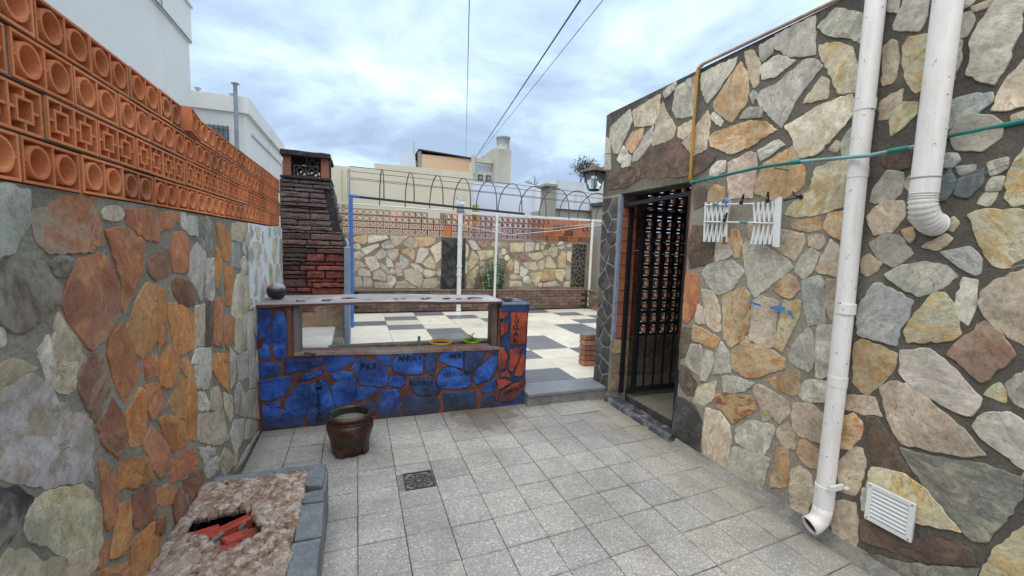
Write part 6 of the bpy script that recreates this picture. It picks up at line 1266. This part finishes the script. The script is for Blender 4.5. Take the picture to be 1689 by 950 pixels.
# clothes line with pegs
cl = empty('clothes_line', (3.8, 9.0, 2.0), label='slack clothes line with coloured pegs across the far screen', cat='clothes line')
MB().tube([(2.12, 9.0, 2.02), (3.2, 8.9, 1.86), (4.3, 8.8, 2.00), (5.5, 8.7, 2.2)], .006, 6).build('line', 'white_post', cl, -cl.location)
MB().tube([(2.99, 9.1, 2.02), (4.2, 9.0, 2.05), (5.5, 8.9, 2.24)], .004, 6).build('line', 'white_post', cl, -cl.location)
MB().tube([(4.0, 9.43, 1.76), (4.25, 9.42, 1.67), (4.55, 9.42, 1.645), (4.85, 9.43, 1.70), (4.95, 9.44, 1.76)], .008, 6).build('hanging_cable', 'iron_grey', cl, -cl.location)
for (x, y, z, mat) in ((2.5, 8.97, 1.93, 'pot_yellow'), (3.63, 8.86, 1.90, 'blue_plastic'), (4.45, 8.79, 2.0, 'pot_yellow')):
    m = MB(); m.box(-.006, .006, -.006, .006, -.05, .02, Matrix.Rotation(.1, 4, 'X')); m.box(.008, .018, -.006, .006, -.05, .02); m.build('peg', mat, cl, Vector((x, y, z)) - cl.location)

# wall lantern at the corner
ln = empty('wall_lantern', (2.44, 4.12, 2.235), label='black carriage lantern with a rusty hood on the doorway corner', cat='lantern')
def frust(m, s0, z0, s1, z1, cx=0, cy=0, dx=0):
    V = [(cx + a * s0, cy + b * s0, z0) for a, b in ((-1, -1), (1, -1), (1, 1), (-1, 1))] + [(cx + dx + a * s1, cy + b * s1, z1) for a, b in ((-1, -1), (1, -1), (1, 1), (-1, 1))]
    m.add(V, [(3, 2, 1, 0), (4, 5, 6, 7)] + [(i, (i + 1) % 4, (i + 1) % 4 + 4, i + 4) for i in range(4)]); return m
frust(MB(), .035, .0, .045, .018).build('base', 'iron_black', ln)
frust(MB(), .042, .02, .078, .18).build('glass', 'clear_glass', ln)
m = MB()
for a, b in ((-1, -1), (1, -1), (1, 1), (-1, 1)): m.tube([(a * .044, b * .044, .018), (a * .08, b * .08, .182)], .005, 6)
m.build('cage', 'iron_black', ln)
frust(MB(), .085, .18, .09, .19).build('collar', 'iron_black', ln)
m = MB(); frust(m, .115, .188, .02, .255); m.build('hood', 'lamp_roof', ln)
MB().lathe([(0, .03), (.018, .04), (.024, .08), (.018, .12), (0, .135)], 12).build('bulb', 'white_plastic', ln)
MB().tube([(.03, -.03, .225), (.11, -.06, .25), (.11, -.06, .10)], .008, 8).build('bracket', 'iron_black', ln)

ln.scale = (1.05, 1.05, 1.08); ln.rotation_euler = (0, 0, radians(18))
# ================================================================== BUILDINGS BEHIND
tb = empty('tall_white_building', (-3.5, 3, 0), label='tall plain white building beyond the left breeze block wall', cat='building')
tl = -tb.location
MB().box(-6.5, -2.5, -5, 8.42, 0, 4.64).build('wall', 'white_wall', tb, tl)
MB().box(-6.5, -2.47, -5, 8.45, 4.645, 5.19).build('parapet', 'white_wall', tb, tl)
MB().box(-2.52, -2.44, -5, 8.47, 5.192, 5.22).build('coping', 'white_wall2', tb, tl)
MB().tube([(-2.46, -5, 4.72), (-2.46, 3, 4.70), (-2.46, 7, 4.65), (-2.46, 8.4, 4.66)], .012, 6).build('cable', 'metal_grey', tb, tl)
MB().tube([(-2.455, 7.3, 4.66), (-2.455, 7.3, 5.2)], .008, 6).build('cable', 'metal_grey', tb, tl)
w2 = empty('low_white_house', (-3, 11, 0), label='white house with rounded parapet and barred window left of the chimney', cat='building')
wl = -w2.location
MB().box(-4.6, -1.87, 9.0, 12.9, 0, 3.80).build('wall', 'white_wall', w2, wl)
MB().prism([(-4.6, 8.94), (-1.88, 8.94), (-1.81, 8.97), (-1.80, 9.03), (-1.80, 12.95), (-4.6, 12.95)], 3.803, 4.075, 'xy').build('parapet', 'white_wall', w2, wl)
MB().box(-1.87, -1.84, 9.4, 12.9, 3.52, 3.56).build('moulding', 'white_wall2', w2, wl)
f = MB().box(-2.62, -2.13, 8.985, 8.999, 2.9, 3.55).build('window', 'glass', w2, wl)
m = MB()
for k in range(8): m.box(-2.62 + .068 * k, -2.612 + .068 * k, 8.95, 8.958, 2.9, 3.56)
for k in range(4): m.box(-2.63, -2.13, 8.955, 8.963, 3.0 + .16 * k, 3.008 + .16 * k)
m.build('window_bars', 'iron_grey', f)
fl_ = [('flue_pipe', (-1.97, 8.8), 2.6, 4.22, .033, 'tall galvanised flue pipe in front of the low white house'), ('flue_pipe', (-2.66, 9.3), 3.9, 4.2, .028, 'short flue with round cap at the left end of the white parapet'),
       ('flue_pipe', (-2.16, 9.4), 3.9, 4.20, .028, 'short capped flue on the white parapet beside the tall pipe')]
for n_, (x, y), z0, z1, r, lab in fl_:
    g = empty('flue_pipe', (x, y, z0), label=lab, cat='flue pipe')
    MB().tube([(0, 0, 0), (0, 0, z1 - z0)], r, 14).build('pipe', 'metal_grey', g)
    MB().lathe([(0, z1 - z0 + .055), (r * 1.9, z1 - z0 + .028), (r * 2, z1 - z0 + .012), (0, z1 - z0 + .02)], 16).build('rain_cap', 'metal_grey', g)
cw_ = empty('cream_party_wall', (1, 13.2, 0), label='long cream painted party wall behind the far screen', cat='building')
MB().box(-3.2, .475, 13.0, 16, 0, 3.69).build('wall', 'cream_wall', cw_, -cw_.location)
MB().box(.475, 3.39, 13.0, 16, 0, 3.85).build('wall', 'cream_wall', cw_, -cw_.location)
for x in (-.45, -.30): MB().box(x, x + .04, 12.96, 13.0, .8, 3.6).build('vertical_rib', 'cream_wall', cw_, -cw_.location)
MB().box(-.5, -.2, 12.955, 12.99, 2.62, 2.66).build('horizontal_rib', 'cream_wall', cw_, -cw_.location)
pb = empty('peach_building', (3.5, 19, 0), label='peach coloured upper storey with dark flat roof edge on the skyline', cat='building')
MB().box(2.50, 4.62, 18, 21, 0, 5.26).build('wall', 'peach_wall', pb, -pb.location)
MB().prism([(2.36, 5.40), (4.66, 5.27), (4.66, 5.31), (2.36, 5.44)], 17.9, 21, 'xz').build('roof_edge', 'iron_grey', pb, -pb.location)
MB().box(2.38, 2.49, 17.98, 18.4, 0, 5.38).build('corner_pier', 'raw_wall', pb, -pb.location)
dm = empty('plastic_dome', (1.95, 18.4, 0), label='pale curved plastic sheeting roof left of the peach building', cat='shed roof')
pts = [(1.55 , 4.2)] + [(2.36 - .72 * cos(a), 4.75 + .72 * sin(a)) for a in [radians(x) for x in range(8, 92, 12)]] + [(2.36, 4.2)]
MB().prism(pts, 18.2, 20, 'xz').build('sheeting', 'plastic_sheet', dm, -dm.location)
MB().tube([(2.2, 18.1, 5.3), (2.2, 18.1, 5.75)], .015, 6).build('antenna', 'metal_grey', dm, -dm.location)
tw2 = empty('tank_tower', (5, 17.8, 0), label='stained grey tower with two small windows and side walls on the skyline', cat='building')
t2 = -tw2.location
MB().box(5.30, 6.05, 17, 19, 0, 5.60).build('tower', 'tower_wall', tw2, t2)
MB().box(4.42, 5.30, 17.1, 19, 0, 4.62).build('wall', 'tower_wall', tw2, t2)
MB().box(4.42, 5.30, 17.05, 17.3, 4.98, 5.15).build('beam', 'tower_wall', tw2, t2)
MB().box(4.42, 5.30, 17.4, 17.5, 4.62, 4.98).build('white_infill', 'pale_wall', tw2, t2)
MB().box(4.40, 4.50, 17.0, 17.2, 4.5, 5.25).build('post', 'tower_wall', tw2, t2)
for x in (4.66, 5.0):
    f = MB().box(x, x + .2, 17.06, 17.099, 4.28, 4.50).build('window', 'window_dark', tw2, t2)
    MB().box(x + .06, x + .16, 17.05, 17.058, 4.31, 4.44).build('pane', 'glass', f)
tk = empty('water_tank', (5.84, 17.5, 5.6), label='grey cylindrical water tank standing on the tower', cat='water tank')
MB().lathe([(0, 0), (.29, 0), (.29, .04), (.275, .05), (.275, .53), (.305, .535), (.305, .60), (.29, .62), (0, .66)], 28).build('tank', plain('asbestos_cement', (.34, .36, .36), .8, .25, 4, .3, 0, dirt=(.17, .17, .16), dirt_at=.56, dscale=4), tk)
pw = empty('pale_rear_wall', (5.6, 15, 0), label='pale blue white blank wall below the tank tower', cat='building')
MB().box(3.86, 7.2, 15, 16, 0, 3.87).build('wall', 'pale_wall', pw, -pw.location)
MB().prism([(5.3, 3.87), (7.2, 3.87), (7.2, 3.83), (5.9, 4.0)], 15.02, 15.98, 'xz').build('sloping_top', 'pale_wall', pw, -pw.location)
MB().prism([(6.05 + .9, 3.83), (7.95, 3.62), (7.95, 3.82), (7.0, 4.0)], 14.7, 15.0, 'xz').build('grey_gable', 'raw_wall', pw, -pw.location)
MB().box(3.92, 4.10, 14.8, 15.0, 2.4, 3.05).build('yellow_box', plain('yellow_box_paint', (.5, .42, .15), .7, .2, 8, .1), pw, -pw.location)
ow = empty('weathered_outbuilding', (7, 13.6, 0), label='weathered outbuilding with white coated wall above raw concrete at right', cat='building')
MB().box(6.22, 9.5, 13.1, 15, 0, 2.93).build('lower_wall', 'raw_wall', ow, -ow.location)
MB().box(6.26, 9.5, 13.0, 15, 2.93, 3.86).build('coated_wall', 'weathered_wall', ow, -ow.location)
MB().box(5.97, 6.22, 12.9, 13.6, 0, 3.62).build('pier', 'raw_wall', ow, -ow.location)
MB().box(5.80, 6.24, 12.85, 13.6, 3.62, 3.70).build('pier_cap', 'raw_wall', ow, -ow.location)
MB().box(7.6, 9.5, 12.2, 12.9, 0, 3.05).build('annex', 'raw_wall', ow, -ow.location)
MB().box(7.5, 9.5, 12.15, 12.9, 3.05, 3.15).build('annex_roof', 'iron_grey', ow, -ow.location)

# trees
def branch(m, p, d, L, r, depth, rnd, tips, spread=.6):
    q = p + d * L; mid = (p + q) / 2 + Vector([rnd.uniform(-1, 1) * L * .06 for _ in range(3)])
    m.tube([p, mid, q], [r, r * .82, r * .62], 5, False)
    if depth == 0: tips.append(q); return
    for k in range(rnd.choice((2, 3, 3))):
        nd = (d + Vector([rnd.uniform(-1, 1) for _ in range(3)]) * spread + Vector((0, 0, .15))).normalized()
        branch(m, q, nd, L * rnd.uniform(.62, .85), r * .6, depth - 1, rnd, tips, spread)
t1 = empty('bare_tree', (9.1, 22, 0), label='bare leafless tree showing above the pale rear wall', cat='tree')
m = MB(); tips = []; branch(m, Vector((0, 0, 0)), Vector((0, 0, 1)), 3.6, .16, 0, random.Random(1), tips)
m.build('trunk', 'bark', t1)
m = MB(); branch(m, tips[0], Vector((0, 0, 1)), .55, .06, 5, random.Random(5), [], .55); m.build('crown', 'bark', t1)
t3 = empty('leafy_tree', (12.45, 22, .55), label='dark leafy tree crown behind the lantern', cat='tree')
m = MB(); tips = []; branch(m, Vector((0, 0, 0)), Vector((0, 0, 1)), 3.4, .2, 0, random.Random(2), tips); m.build('trunk', 'bark', t3)
m = MB(); tp = []; branch(m, tips[0], Vector((-.05, 0, 1)), .9, .1, 4, random.Random(12), tp, .75); m.build('limbs', 'bark', t3)
m = MB(); r_ = random.Random(3)
for q in tp:
    for k in range(34):
        c = q + Vector((r_.gauss(0, .22), r_.gauss(0, .22), r_.gauss(-.05, .18))); s = r_.uniform(.05, .1)
        a = Vector([r_.uniform(-1, 1) for _ in range(3)]).normalized(); b = a.orthogonal().normalized()
        m.add([c - a * s, c + b * s * .5, c + a * s, c - b * s * .5], [(0, 1, 2, 3)])
link('crown', m.mesh('crown', False), 'leaf_dark', t3)

# overhead wires
for (p, q, r, lab) in (((1.3, 5, 4.40), (2.9, 20, 5.55), .008, 'overhead wire running straight up the sky above the patio'), ):
    pass
def wire(px, lab, r):
    g = empty('overhead_wire', px[0], label=lab, cat='wire')
    a, b = Vector(px[0]), Vector(px[1]); pts = []
    for k in range(13):
        t = k / 12; pts.append(a.lerp(b, t) - a - Vector((0, 0, .35 * sin(pi * t) * px[2])))
    MB().tube(pts, r, 6).build('cable', 'iron_grey', g)
wire(((0.727, 3.0, 3.504), (4.304, 17.8, 5.062), 0), 'thin overhead wire rising almost straight up the middle of the sky', 0.004)
wire(((2.281, 4.0, 4.358), (4.695, 17.8, 5.251), 0), 'thicker overhead wire slanting up to the right across the sky', 0.011)
wire(((2.566, 4.0, 4.403), (4.876, 17.8, 5.445), 0), 'thin pale overhead wire beside the thicker slanting one', 0.005)
